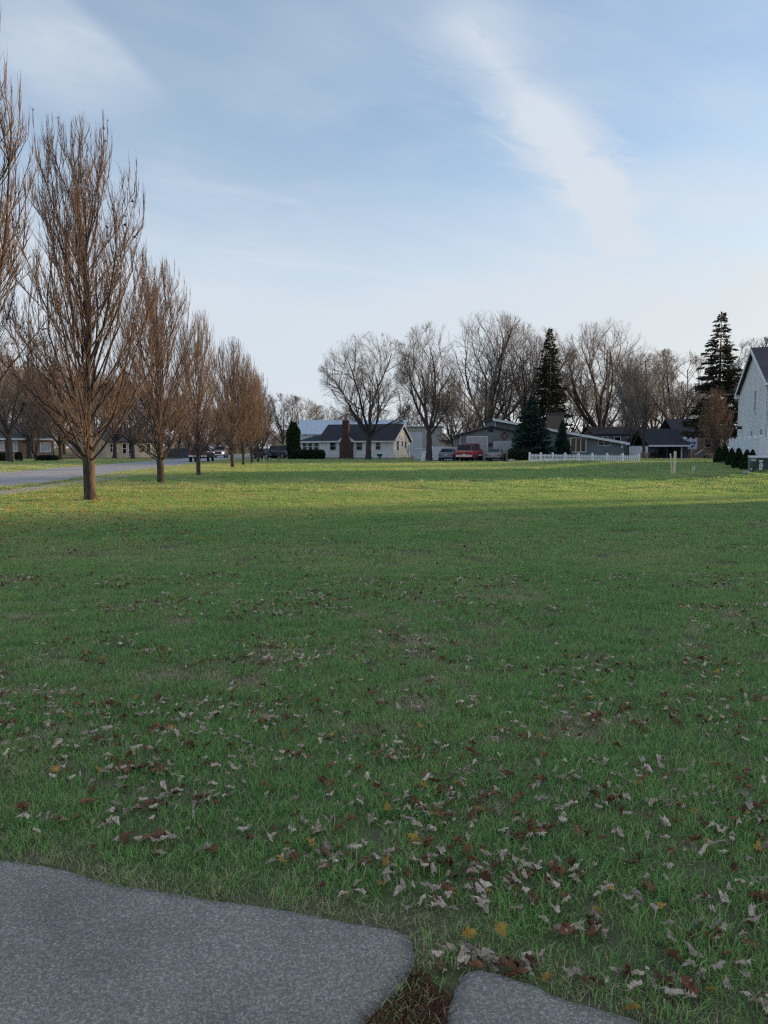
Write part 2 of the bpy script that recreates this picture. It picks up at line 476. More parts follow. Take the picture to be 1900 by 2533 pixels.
class MB:
    """collects simple solids, then becomes ONE mesh object"""
    def __init__(s): s.v, s.f = [], []

    def poly(s, pts):
        k = len(s.v); s.v += [tuple(map(float, p)) for p in pts]; s.f.append(tuple(range(k, k + len(pts))))
        return s

    def box(s, x0, x1, y0, y1, z0, z1):
        k = len(s.v)
        s.v += [(x, y, z) for z in (z0, z1) for y in (y0, y1) for x in (x0, x1)]
        for q in ((0, 2, 3, 1), (4, 5, 7, 6), (0, 1, 5, 4), (2, 6, 7, 3), (0, 4, 6, 2), (1, 3, 7, 5)):
            s.f.append(tuple(k + i for i in q))
        return s

    def hexa(s, p):
        """eight corners: bottom four then top four, both counter-clockwise"""
        k = len(s.v); s.v += [tuple(map(float, q)) for q in p]
        for q in ((3, 2, 1, 0), (4, 5, 6, 7), (0, 1, 5, 4), (1, 2, 6, 5), (2, 3, 7, 6), (3, 0, 4, 7)):
            s.f.append(tuple(k + i for i in q))
        return s

    def prism(s, prof, a, b, axis='y'):
        """a closed outline pushed along an axis; prof in the other two coordinates"""
        def pt(p, t):
            return {'y': (p[0], t, p[1]), 'x': (t, p[0], p[1]), 'z': (p[0], p[1], t)}[axis]
        k = len(s.v); n = len(prof)
        s.v += [pt(p, a) for p in prof] + [pt(p, b) for p in prof]
        s.f.append(tuple(range(k, k + n))); s.f.append(tuple(range(k + 2 * n - 1, k + n - 1, -1)))
        for i in range(n):
            j = (i + 1) % n
            s.f.append((k + i, k + n + i, k + n + j, k + j))
        return s

    def cyl(s, c, r, a, b, axis='z', n=16, r2=None):
        r2 = r if r2 is None else r2
        k = len(s.v)
        for t, rr in ((a, r), (b, r2)):
            for i in range(n):
                w = 2 * math.pi * i / n
                p, q = c[0] + rr * math.cos(w), c[1] + rr * math.sin(w)
                s.v.append({'z': (p, q, t), 'y': (p, t, q), 'x': (t, p, q)}[axis])
        s.f.append(tuple(range(k + n - 1, k - 1, -1))); s.f.append(tuple(range(k + n, k + 2 * n)))
        for i in range(n):
            j = (i + 1) % n
            s.f.append((k + i, k + j, k + n + j, k + n + i))
        return s

    def lathe(s, prof, n=16, c=(0, 0)):
        k = len(s.v); m = len(prof)
        for (r, z) in prof:
            for i in range(n):
                w = 2 * math.pi * i / n
                s.v.append((c[0] + r * math.cos(w), c[1] + r * math.sin(w), z))
        for a in range(m - 1):
            for i in range(n):
                j = (i + 1) % n
                s.f.append((k + a * n + i, k + a * n + j, k + (a + 1) * n + j, k + (a + 1) * n + i))
        s.f.append(tuple(range(k + n - 1, k - 1, -1))); s.f.append(tuple(range(k + (m - 1) * n, k + m * n)))
        return s

    def torus(s, c, r, t, n=20, m=8):
        """ring standing in the xz plane"""
        k = len(s.v)
        for i in range(n):
            w = 2 * math.pi * i / n
            for j in range(m):
                q = 2 * math.pi * j / m
                rr = r + t * math.cos(q)
                s.v.append((c[0] + rr * math.cos(w), c[1] + t * math.sin(q), c[2] + rr * math.sin(w)))
        for i in range(n):
            for j in range(m):
                a, b = (i + 1) % n, (j + 1) % m
                s.f.append((k + i * m + j, k + a * m + j, k + a * m + b, k + i * m + b))
        return s

    def mesh(s, name, material, smooth=False, recalc=True):
        me = bpy.data.meshes.new(name)
        me.from_pydata(s.v, [], s.f)
        if recalc:
            import bmesh
            bm = bmesh.new(); bm.from_mesh(me)
            bmesh.ops.recalc_face_normals(bm, faces=bm.faces); bm.to_mesh(me); bm.free()
        if smooth: me.polygons.foreach_set('use_smooth', np.ones(len(me.polygons), bool))
        me.materials.append(material)
        return me

    def build(s, name, material, parent=None, loc=None, rot=None, smooth=False, bevel=0.0):
        o = link(name, s.mesh(name, material, smooth), parent, loc, rot)
        if bevel:
            b = o.modifiers.new('bevel', 'BEVEL'); b.width = bevel; b.segments = 2; b.limit_method = 'ANGLE'
        return o


def copy_tree(o, parent=None):
    c = o.copy(); col.objects.link(c); c.parent = parent
    for ch in list(o.children):
        copy_tree(ch, c)
    return c


# ================================================================ THE SETTING
ROAD_A = math.atan((800 - 950) / 1900)                    # the road runs slightly to the left of the view
RU = np.array([math.sin(ROAD_A), math.cos(ROAD_A)]); RR = np.array([math.cos(ROAD_A), -math.sin(ROAD_A)])


def road_pt(r, s, z=0.0):
    p = RR * r + RU * s
    return (float(p[0]), float(p[1]), z)


def build_ground():
    gx = np.unique(np.concatenate([np.array([-2500, -1200, -600, -300, -150, -90]), np.arange(-60, 61, 2.0), np.array([90, 150, 300, 600, 1200, 2500])]))
    gy = np.unique(np.concatenate([np.array([-600, -200, -60]), np.arange(-20, 131, 2.0), np.array([160, 220, 320, 600, 1200, 3500])]))
    X, Y = np.meshgrid(gx, gy)
    Z = hz(X, Y)
    v = np.stack([X, Y, Z], -1).reshape(-1, 3)
    nx, ny = len(gx), len(gy)
    i = np.arange(nx - 1)[None, :] + np.arange(ny - 1)[:, None] * nx
    q = np.stack([i, i + 1, i + 1 + nx, i + nx], -1).reshape(-1, 4)
    o = link('ground', np_mesh('ground', v, q, material=M['soil'], smooth=True))
    tag(o, 'flat lawn soil under the grass', kind='structure')


build_ground()


def strip(name, pts, material, z, thick=0.0):
    """a flat sheet (outline in xy) lying z above the ground; with thickness a slab"""
    mb = MB()
    if thick:
        mb.prism([(p[0], p[1]) for p in pts], z - thick, z, 'z')
    else:
        mb.poly([(p[0], p[1], z) for p in pts])
    return tag(mb.build(name, material), kind='structure')


strip('road', [road_pt(-12.0, -40), road_pt(-12.0, 420), road_pt(-19.7, 420), road_pt(-19.7, -40)], M['asphalt'], 0.012)
strip('far_driveway', [road_pt(-19.72, 58), road_pt(-19.72, 66), road_pt(-34, 70), road_pt(-34, 64)], M['drive'], 0.010)
# side street between the lawn and the houses at the back
strip('side_street', [(-16, 84.4), (34, 81.4), (34, 83.6), (-16, 88.2)], M['asphalt_dark'], 0.010)
strip('parking_apron', [(4.5, 85.6), (15.2, 85.0), (15.6, 93.8), (4.2, 93.8)], M['asphalt_dark'], 0.016)
strip('carport_driveway', [G(1600, 1148)[:2], (30.5, 82.4), (36.0, 82.2), (46, 84), (47, 112), (37, 112), (31, 95)], M['drive'], 0.014)

# sidewalk along the road, made of separate slabs
walk = tag(bpy.data.objects.new('sidewalk', None), kind='structure'); col.objects.link(walk)
wmb = MB().box(-0.5, 0.5, -0.745, 0.745, -0.06, 0.03)
wme = wmb.mesh('paving_slab', M['walk'])
for k in range(70):
    p = road_pt(-10.5, 8 + 1.5 * k)
    o = link('paving_slab', wme, walk, (p[0], p[1], random.uniform(-0.006, 0.006)), (random.uniform(-.004, .004), random.uniform(-.006, .006), -ROAD_A))

# the two old slabs at the photographer's feet
EDGE_A = [(-160, 2118), (0, 2139), (60, 2146), (100, 2152), (166, 2165), (228, 2184), (292, 2199), (340, 2206), (398, 2215), (480, 2229), (564, 2242),
          (650, 2254), (729, 2268), (800, 2281), (862, 2295), (930, 2305), (985, 2316), (1012, 2328), (1023, 2345), (1026, 2374), (1022, 2400),
          (1012, 2430), (981, 2467), (950, 2497), (908, 2535), (860, 2600), (820, 2720), (-260, 2720)]
EDGE_B = [(1080, 2720), (1095, 2620), (1108, 2550), (1113, 2500), (1123, 2462), (1141, 2430), (1158, 2416), (1180, 2411), (1213, 2417), (1274, 2435),
          (1320, 2452), (1358, 2471), (1424, 2492), (1491, 2510), (1560, 2530), (1640, 2560), (1760, 2610), (1990, 2720)]
POLY_A = np.array([G(*p)[:2] for p in EDGE_A]); POLY_B = np.array([G(*p)[:2] for p in EDGE_B])


def slab(name, poly):
    """a slab with a worn, crumbling rim"""
    pts = []
    n = len(poly)
    for i in range(n):
        a, b = poly[i], poly[(i + 1) % n]
        L = np.linalg.norm(b - a); k = max(1, int(L / 0.02))
        for j in range(k):
            p = a + (b - a) * j / k
            nrm = np.array([b[1] - a[1], a[0] - b[0]]) / max(L, 1e-6)
            pts.append(p + nrm * rng.normal(0, 0.0022))
    pts = np.array(pts); c = pts.mean(0)
    inward = (c - pts) / np.linalg.norm(c - pts, axis=1)[:, None]
    inner = pts + inward * 0.012
    deep = pts + inward * 0.06
    k = len(pts)
    v = [(x, y, -0.06) for x, y in pts] + [(x, y, 0.012 + random.uniform(-.002, .002)) for x, y in pts] + [(x, y, 0.020) for x, y in inner] + [(x, y, 0.0205) for x, y in deep]
    f = [(i, (i + 1) % k, k + (i + 1) % k, k + i) for i in range(k)] + [(k + i, k + (i + 1) % k, 2 * k + (i + 1) % k, 2 * k + i) for i in range(k)]
    f += [(2 * k + i, 2 * k + (i + 1) % k, 3 * k + (i + 1) % k, 3 * k + i) for i in range(k)]
    f.append(tuple(range(3 * k, 4 * k)))
    me = bpy.data.meshes.new(name); me.from_pydata(v, [], f); me.materials.append(M['concrete'])
    at = me.attributes.new('tint', 'FLOAT', 'POINT'); at.data.foreach_set('value', np.repeat([1.0, 1.0, 1.0, 0.0], k).astype(np.float32))
    return tag(link(name, me), kind='structure')


slab('concrete_path', POLY_A)
slab('concrete_path', POLY_B)


def inside(poly, pts):
    x, y = pts[:, 0], pts[:, 1]
    r = np.zeros(len(pts), bool)
    j = len(poly) - 1
    for i in range(len(poly)):
        xi, yi = poly[i]; xj, yj = poly[j]
        c = ((yi > y) != (yj > y)) & (x < (xj - xi) * (y - yi) / (yj - yi + 1e-12) + xi)
        r ^= c; j = i
    return r


def edge_dist(poly, pts):
    d = np.full(len(pts), 1e9)
    for i in range(len(poly)):
        a, b = poly[i], poly[(i + 1) % len(poly)]
        ab = b - a
        t = np.clip(((pts - a) @ ab) / (ab @ ab), 0, 1)
        d = np.minimum(d, np.linalg.norm(pts - (a + t[:, None] * ab), axis=1))
    return d

# ================================================================ BUILDINGS
class Frame:
    """a house's own axes: origin on the ground, x along the front, y away from the camera"""
    def __init__(s, O, th):
        s.O = np.array(O, float); s.th = R(th)
        s.ex = np.array([math.cos(s.th), -math.sin(s.th), 0]); s.ey = np.array([math.sin(s.th), math.cos(s.th), 0])
        s.rz = -s.th

    def front(s, px, py, dep=0.0):
        d = ray(px, py); C = np.array([0, 0, CAM_H])
        t = ((s.O + s.ey * dep - C) @ s.ey) / (d @ s.ey)
        q = C + d * t - s.O
        return float(q @ s.ex), float(q[2])

    def side(s, px, py, off=0.0):
        d = ray(px, py); C = np.array([0, 0, CAM_H])
        t = ((s.O + s.ex * off - C) @ s.ex) / (d @ s.ex)
        q = C + d * t - s.O
        return float(q @ s.ey), float(q[2])


def on_front(y=0.0): return lambda u, n, z: (u, y - n, z)
def on_right(x=0.0): return lambda u, n, z: (x + n, u, z)
def on_left(x=0.0): return lambda u, n, z: (x - n, u, z)


def pbox(mb, pl, u0, u1, n0, n1, z0, z1):
    return mb.hexa([pl(u0, n1, z0), pl(u1, n1, z0), pl(u1, n0, z0), pl(u0, n0, z0),
                    pl(u0, n1, z1), pl(u1, n1, z1), pl(u1, n0, z1), pl(u0, n0, z1)])


def window(parent, pl, u0, u1, z0, z1, cols=1, rows=2, fm='white_trim', pm='glass', fw=0.07, name='window'):
    mb = MB()
    pbox(mb, pl, u0 - fw, u0, 0.0, 0.07, z0 - fw, z1 + fw); pbox(mb, pl, u1, u1 + fw, 0.0, 0.07, z0 - fw, z1 + fw)
    pbox(mb, pl, u0, u1, 0.0, 0.07, z1, z1 + fw); pbox(mb, pl, u0, u1, 0.0, 0.09, z0 - fw, z0)
    for i in range(1, cols):
        u = u0 + (u1 - u0) * i / cols; pbox(mb, pl, u - fw * .4, u + fw * .4, 0.01, 0.06, z0, z1)
    for i in range(1, rows):
        z = z0 + (z1 - z0) * i / rows; pbox(mb, pl, u0, u1, 0.01, 0.055, z - fw * .35, z + fw * .35)
    w = mb.build(name, M[fm], parent)
    pbox(MB(), pl, u0, u1, 0.004, 0.025, z0, z1).build('pane', M[pm], w)
    return w


def siding(parent, pl, span, z0, z1, course, material, name='siding'):
    """overlapping boards: every course leans out at its foot"""
    mb = MB(); z = z0
    while z < z1 - 1e-3:
        zt = min(z + course, z1)
        a0, b0 = span(z); a1, b1 = span(zt)
        if b0 - a0 > 0.02:
            mb.poly([pl(a0, .020, z), pl(b0, .020, z), pl(max(b1, a1), .005, zt), pl(a1, .005, zt)])
            mb.poly([pl(a0, .003, z), pl(b0, .003, z), pl(b0, .020, z), pl(a0, .020, z)])
        z = zt
    return mb.build(name, material, parent)


def gable_roof_x(y0, y1, ze, zr, x0, x1, oh=0.35, rake=0.3, th=0.14):
    """roof with its ridge along x"""
    ym = (y0 + y1) / 2; k = (zr - ze) / (ym - y0)
    a, b = y0 - oh, y1 + oh
    za = ze - k * oh
    prof = [(a, za), (ym, zr), (b, za), (b, za + th), (ym, zr + th * 1.1), (a, za + th)]
    return MB().prism(prof, x0 - rake, x1 + rake, 'x')


def gable_wall_x(x0, x1, y0, y1, z0, ze, zr):
    ym = (y0 + y1) / 2
    return MB().prism([(y0, z0), (y1, z0), (y1, ze), (ym, zr), (y0, ze)], x0, x1, 'x')


# ---- white cottage with the brick chimney
def white_house():
    O = G(973, 1136); fr = Frame(O, 18)
    L, D, ZE, ZR = 10.6, 8.0, 2.5, 4.65
    t = thing('cottage', 'white low cottage with dark roof and wide brick chimney behind round bare tree', 'house', O, fr.rz)
    gable_wall_x(-L, 0, 0, D, -0.2, ZE, ZR).build('wall', M['white_wall'], t)
    siding(t, on_front(0), lambda z: (-L, 0), 0.25, ZE, 0.2, M['white_wall'])
    siding(t, on_right(0), lambda z: (0, D) if z <= ZE else ((z - ZE) / (ZR - ZE) * D / 2, D - (z - ZE) / (ZR - ZE) * D / 2), 0.25, ZR, 0.2, M['white_wall'])
    MB().box(-L - .02, .03, -.03, D + .02, -.2, .22).build('foundation', M['stone'], t)
    gable_roof_x(0, D, ZE, ZR, -L, 0).build('roof', M['shingle_dark'], t)
    k = (ZR - ZE) / (D / 2)
    MB().box(-L - .31, .31, -.40, -.36, ZE - k * .35 - .06, ZE - k * .35 + .13).build('gutter', M['white_trim'], t)
    for s in (0, 1):      # white rake boards on the right gable
        y0, y1 = (-.36, D / 2) if s == 0 else (D + .36, D / 2)
        z0 = ZE - k * .36; z1 = ZR
        MB().hexa([(.30, y0, z0 - .16), (.34, y0, z0 - .16), (.34, y1, z1 - .16), (.30, y1, z1 - .16),
                   (.30, y0, z0 + .12), (.34, y0, z0 + .12), (.34, y1, z1 + .12), (.30, y1, z1 + .12)]).build('rake_board', M['white_trim'], t)
    for (a, b, c, d) in ((817, 831, 1093, 1113), (882, 896, 1093, 1113), (930, 941, 1093, 1112)):
        u0, z1 = fr.front(a, c); u1, z0 = fr.front(b, d)
        window(t, on_front(0), u0, u1, z0, z1, 1, 2)
    for (a, b, c, d) in ((981.5, 985.5, 1091, 1113), (993, 996.5, 1092, 1102), (1001, 1004.5, 1093, 1108)):
        u0, z1 = fr.side(a, c); u1, z0 = fr.side(b, d)
        window(t, on_right(0), min(u0, u1), max(u0, u1), z0, z1, 1, 2, fw=.05)
    # chimney standing against the front wall
    a, _ = fr.front(840, 1136, -.6); b, _ = fr.front(870, 1136, -.6)
    c, zt = fr.front(847, 1040, -.6); d, _ = fr.front(861.5, 1040, -.6)
    ch = MB().prism([(a, -.1), (b, -.1), (b, 2.0), (d + .05, 3.0), (d, 3.1), (d, zt), (c, zt), (c, 3.1), (c - .05, 3.0), (a, 2.0)], -.62, -.045, 'y').build('chimney', M['brick'], t)
    MB().box(c - .06, d + .06, -.68, .02, zt, zt + .14).build('chimney_cap', M['stone'], ch)
    MB().cyl(((c + d) / 2, -.33), .13, zt + .14, zt + .45).build('flue', M['brick'], ch)
    for (p, q) in ((a - .55, c - .02), (d + .02, b + .55)):    # white boards closing the eave beside the chimney
        lo, hi = (p, q) if p < a else (q, p)
        MB().prism([(p, 2.28), (q, 2.28), (q if p < a else p, 3.0)], -.46, -.41, 'y').build('eave_return', M['white_trim'], t)
    # low porch room on the left
    u0, _ = fr.front(741, 1110, .6); u1 = -L
    ze = 2.36
    MB().box(u0, u1, .6, 6.5, -.2, ze).build('porch_wall', M['white_wall'], t)
    mb = MB()
    mb.poly([(u0 - .5, .2, ze), (u1, .2, ze), (u1, 3.4, ze + .9), (u0 + 1.3, 3.4, ze + .9)])
    mb.poly([(u0 - .5, .2, ze), (u0 + 1.3, 3.4, ze + .9), (u0 - .5, 6.8, ze)])
    mb.poly([(u0 - .5, 6.8, ze), (u0 + 1.3, 3.4, ze + .9), (u1, 3.4, ze + .9), (u1, 6.8, ze)])
    mb.box(u0 - .5, u1, .2, 6.8, ze - .04, ze)
    mb.build('porch_roof', M['shingle_green'], t)
    MB().box(u0 - .52, u1, .14, .19, ze - .16, ze + .06).build('gutter', M['white_trim'], t)
    for (a, b) in ((750, 759), (763.5, 773), (778, 788)):
        p, z1 = fr.front(a, 1096, .6); q, z0 = fr.front(b, 1114, .6)
        window(t, on_front(.6), p, q, z0, z1, 1, 2, fw=.09)
    return fr


WH = white_house()

# ---- pale barn behind the cottage
def barn():
    Y = 136.0
    x0, x1 = P(737, 1100, Y)[0], P(1004, 1100, Y)[0]
    zr, ze = P(800, 1040, Y + 5)[2], P(800, 1073, Y)[2]
    t = thing('metal_barn', 'long pale metal barn behind the white cottage', 'barn', (x0, Y, 0))
    L = x1 - x0
    gable_wall_x(0, L, 0, 11, -.2, ze, zr).build('wall', M['barn_wall'], t)
    gable_roof_x(0, 11, ze, zr, 0, L, .3, .25, .1).build('roof', M['metal_roof'], t)
    mb = MB()
    for k in range(int(L / 0.9)):       # standing seams
        x = .45 + k * .9; kk = (zr - ze) / 5.5
        mb.hexa([(x, -.3, ze - kk * .3 + .1), (x + .05, -.3, ze - kk * .3 + .1), (x + .05, 5.5, zr + .11), (x, 5.5, zr + .11),
                 (x, -.3, ze - kk * .3 + .15), (x + .05, -.3, ze - kk * .3 + .15), (x + .05, 5.5, zr + .16), (x, 5.5, zr + .16)])
    tag(mb.build('roof_seam', M['metal_roof'], t), kind='stuff')
    window(t, on_front(0), 1.2, 2.4, 1.6, 2.8, 2, 1)
    Y2 = 128.0
    a, b = P(1006, 1100, Y2)[0], P(1094, 1100, Y2)[0]
    zt = P(1050, 1055, Y2)[2]
    t = thing('tan_shed', 'tall tan metal shed behind the forked tree beside the cottage', 'shed', (a, Y2, 0))
    MB().box(0, b - a, 0, 9, -.2, zt).build('wall', M['tan_wall'], t)
    MB().prism([(-.3, zt - .05), (9.4, zt - .5), (9.4, zt - .35), (-.3, zt + .12)], -.3, b - a + .3, 'x').build('roof', M['metal_roof'], t)
    MB().box(.2, 2.6, -.03, 0, .1, zt - .9).build('sliding_door', M['barn_wall'], t)
    MB().box(3.2, 3.32, -.06, -.002, -.1, zt - .1).build('trim_board', M['white_trim'], t)


barn()


# ---- grey garage with the two white doors
def garage():
    O = G(1137, 1138.5); fr = Frame(O, 0)
    W, D = 7.3, 9.0
    xp, zp = fr.front(1214, 1057)
    ze = fr.front(1137, 1077)[1]
    zer = zp - (W - xp) * (zp - ze) / xp * 0.8
    t = thing('garage', 'grey gabled garage with a tall and a low white door, wreath on front', 'garage', O, fr.rz)
    MB().prism([(0, -.2), (W, -.2), (W, zer), (xp, zp), (0, ze)], 0, D, 'y').build('wall', M['grey_wall'], t)

    def span(z):
        lo = 0 if z <= ze else (z - ze) / (zp - ze) * xp
        hi = W if z <= zer else W - (z - zer) / (zp - zer) * (W - xp)
        return lo, hi
    siding(t, on_front(0), span, 0.1, zp, 0.22, M['grey_wall'])
    k1, k2 = (zp - ze) / xp, (zp - zer) / (W - xp)
    MB().prism([(-.55, ze - .55 * k1), (xp, zp), (W + .4, zer - .4 * k2), (W + .4, zer - .4 * k2 + .16), (xp, zp + .17), (-.55, ze - .55 * k1 + .16)],
               -.35, D + .3, 'y').build('roof', M['shingle_dark'], t)
    MB().box(0, .09, -.05, -.022, .0, ze).build('corner_board', M['white_trim'], t)
    for (a, b, c) in ((1154, 1206.5, 1079), (1221.5, 1272, 1092)):
        u0, z1 = fr.front(a, c); u1, _ = fr.front(b, c)
        d = MB().box(u0 + .12, u1 - .12, -.05, -.022, .02, z1 - .12).build('garage_door', M['curtain'], t)
        n = 5 if c < 1085 else 4
        for i in range(n):
            z0 = .03 + (z1 - .16) * i / n
            MB().box(u0 + .13, u1 - .13, -.075, -.05, z0 + .01, z0 + (z1 - .16) / n - .025).build('door_panel', M['curtain'], d)
        mb = MB().box(u0, u0 + .12, -.10, -.022, 0, z1).box(u1 - .12, u1, -.10, -.022, 0, z1).box(u0 + .12, u1 - .12, -.10, -.022, z1 - .12, z1)
        mb.build('door_frame', M['white_trim'], t)
    u, z = fr.front(1214, 1064)
    v = MB().box(u - .28, u + .28, -.06, -.022, z - .2, z + .2).build('gable_vent', M['black'], t)
    for k in range(5):
        MB().box(u - .25, u + .25, -.085, -.06, z - .17 + k * .075, z - .135 + k * .075).build('slat', M['dark_wall'], v)
    u, z = fr.front(1213, 1100)
    wreath = MB().torus((0, 0, 0), .17, .06).build('wreath', M['green_wreath'], None, O + np.array([u, -.09, z]))
    tag(wreath, 'dark round wreath hung between the two garage doors', 'wreath')
    u, z = fr.front(1248, 1078)
    mb = MB()
    q = .42
    for (x0, z0), (x1, z1) in zip(((-q, 0), (0, q), (q, 0), (0, -q)), ((0, q), (q, 0), (0, -q), (-q, 0))):
        dx, dz = (x1 - x0), (z1 - z0); nx, nz = -dz * .09, dx * .09
        mb.prism([(x0 - nx, z0 - nz), (x1 - nx, z1 - nz), (x1 + nx, z1 + nz), (x0 + nx, z0 + nz)], -.03, .03, 'y')
    d = mb.build('diamond_plaque', M['rust_red'], None, O + np.array([u, -.07, z]))
    tag(d, 'dull red open diamond ornament on grey garage gable', 'ornament')


garage()


# ---- long low house with the sloping white fascia
def long_house():
    Y = 98.0
    fr = Frame((P(1218, 1100, Y)[0], Y, 0), 0)
    xl, zl = fr.front(1218, 1038); xr, zr = fr.front(1554, 1098)
    t = thing('ranch_house', 'long blue-grey house with one sloping roof behind white picket fence', 'house', fr.O, 0)
    D = 9.0
    MB().prism([(xl + .3, -.2), (xr - .5, -.2), (xr - .5, zr - .0), (xl + .3, zl - .1)], 0, D, 'y').build('wall', M['blue_wall'], t)
    k = (zr - zl) / (xr - xl)
    siding(t, on_front(0), lambda z: (max(xl + .3, xl + .3), min(xr - .5, xl + (z - zl + .1) / k if z > zr else xr - .5)), .1, zl - .3, .25, M['blue_wall'])
    MB().prism([(xl, zl - .02), (xr, zr - .02), (xr, zr + .12), (xl, zl + .12)], -.55, D + .4, 'y').build('roof', M['shingle_grey'], t)
    MB().prism([(xl - .02, zl - .16), (xr + .02, zr - .16), (xr + .02, zr + .15), (xl - .02, zl + .15)], -.62, -.552, 'y').build('fascia', M['white_trim'], t)
    MB().box(xl + .32, xl + .42, -.06, -.024, .0, zl - .35).build('corner_board', M['white_trim'], t)
    u0, z1 = fr.front(1413, 1084); u1, z0 = fr.front(1448, 1117)
    window(t, on_front(0), u0, u1, z0, z1, 3, 1, fw=.1)
    u0, z1 = fr.front(1393, 1086); u1, z0 = fr.front(1409, 1116)
    window(t, on_front(0), u0, u1, z0, z1, 2, 1, fw=.08)
    u0, z1 = fr.front(1480, 1089); u1, z0 = fr.front(1508, 1102)
    window(t, on_front(0), u0, u1, z0, z1, 2, 1, fw=.07)
    u, z = fr.front(1538, 1105)
    MB().box(u - .12, u + .12, -.14, -.022, z - .18, z + .22).build('wall_lantern', M['white_plastic'], t)
    a, _ = fr.front(1357, 1050, 4); b, zt = fr.front(1396, 1024, 4)
    c = MB().box(a, b, 4, 5.2, 3, zt).build('chimney', M['post_wood'], t)
    MB().box(a - .15, b + .15, 3.85, 5.35, zt, zt + .18).build('chimney_cap', M['dark_wall'], c)
    # white door and side wall at the low end
    a, _ = fr.front(1556, 1120, 2); b, z1 = fr.front(1603, 1104, 2)
    g = thing('white_yard_wall', 'short white board wall between low house end and dry shrub', 'wall', fr.O + np.array([a, 2, 0]))
    n = 7
    for i in range(n):
        w = (b - a) / n
        MB().box(i * w + .01, (i + 1) * w - .01, 0, .04, 0, z1 + .03 * (i % 2)).build('board', M['barn_wall'], g)
    MB().box(0, b - a, .041, .1, .4, .5).build('rail', M['barn_wall'], g)


long_house()


# ---- houses at the back right: grey one and the dark carport
def back_right():
    Y = 122.0
    x0, x1 = P(1470, 1100, Y)[0], P(1600, 1100, Y)[0]
    zr, ze = P(1500, 1058, Y + 4)[2], P(1500, 1074, Y)[2]
    t = thing('grey_house', 'dim grey house half hidden behind low blue-grey house and bare trees', 'house', (x0, Y, 0))
    gable_wall_x(0, x1 - x0, 0, 8, -.2, ze, zr).build('wall', M['far_wall'], t)
    gable_roof_x(0, 8, ze, zr, 0, x1 - x0).build('roof', M['shingle_dark'], t)
    for k in range(4):
        window(t, on_front(0), 1.2 + k * 2.0, 2.1 + k * 2.0, 1.9, 3.2, 1, 2, fw=.08)
    Y = 111.0
    x0, x1 = P(1606, 1100, Y)[0], P(1703, 1100, Y)[0]
    W = x1 - x0
    ze, zr = P(1650, 1101, Y)[2], P(1650, 1063, Y + 4.5)[2]
    t = thing('carport_house', 'dark-roofed house with open black carport beside the parked camper', 'house', (x0, Y, 0))
    MB().box(0, W, 4.2, 9, -.2, ze).build('wall', M['dark_wall'], t)
    MB().box(0, 1.0, .25, 4.2, -.2, ze).build('side_wall', M['dark_wall'], t)
    MB().box(W - .8, W, .25, 4.2, -.2, ze).build('side_wall', M['dark_wall'], t)
    gable_roof_x(0, 9, ze, zr, 0, W, .35, .2).build('roof', M['shingle_dark'], t)
    MB().box(-.2, W + .2, -.42, -.36, ze - .22, ze + .02).build('fascia', M['white_trim'], t)
    for x in (1.1, W * .45, W - 1.0):
        MB().box(x, x + .14, .0, .14, 0, ze - .1).build('post', M['white_trim'] if x > 3 else M['dark_wall'], t)
    MB().prism([(0, ze), (9, ze), (4.5, zr)], W - .05, W - .01, 'x').build('gable_board', M['dark_wall'], t)
    # brick chimney-like lit block behind
    a = P(1712, 1070, 118)
    c = thing('brick_house', 'reddish brick house glimpsed behind the camper and tall fir', 'house', (a[0], 121, 0))
    MB().box(-1.5, 5.5, 0, 7, -.2, 4.0).build('wall', M['brick_tan'], c)
    gable_roof_x(0, 7, 4.0, 6.0, -1.5, 5.5).build('roof', M['shingle_brown'], c)
    window(c, on_front(0), .5, 1.5, 1.6, 2.9); window(c, on_front(0), 3.2, 4.2, 1.6, 2.9)


back_right()


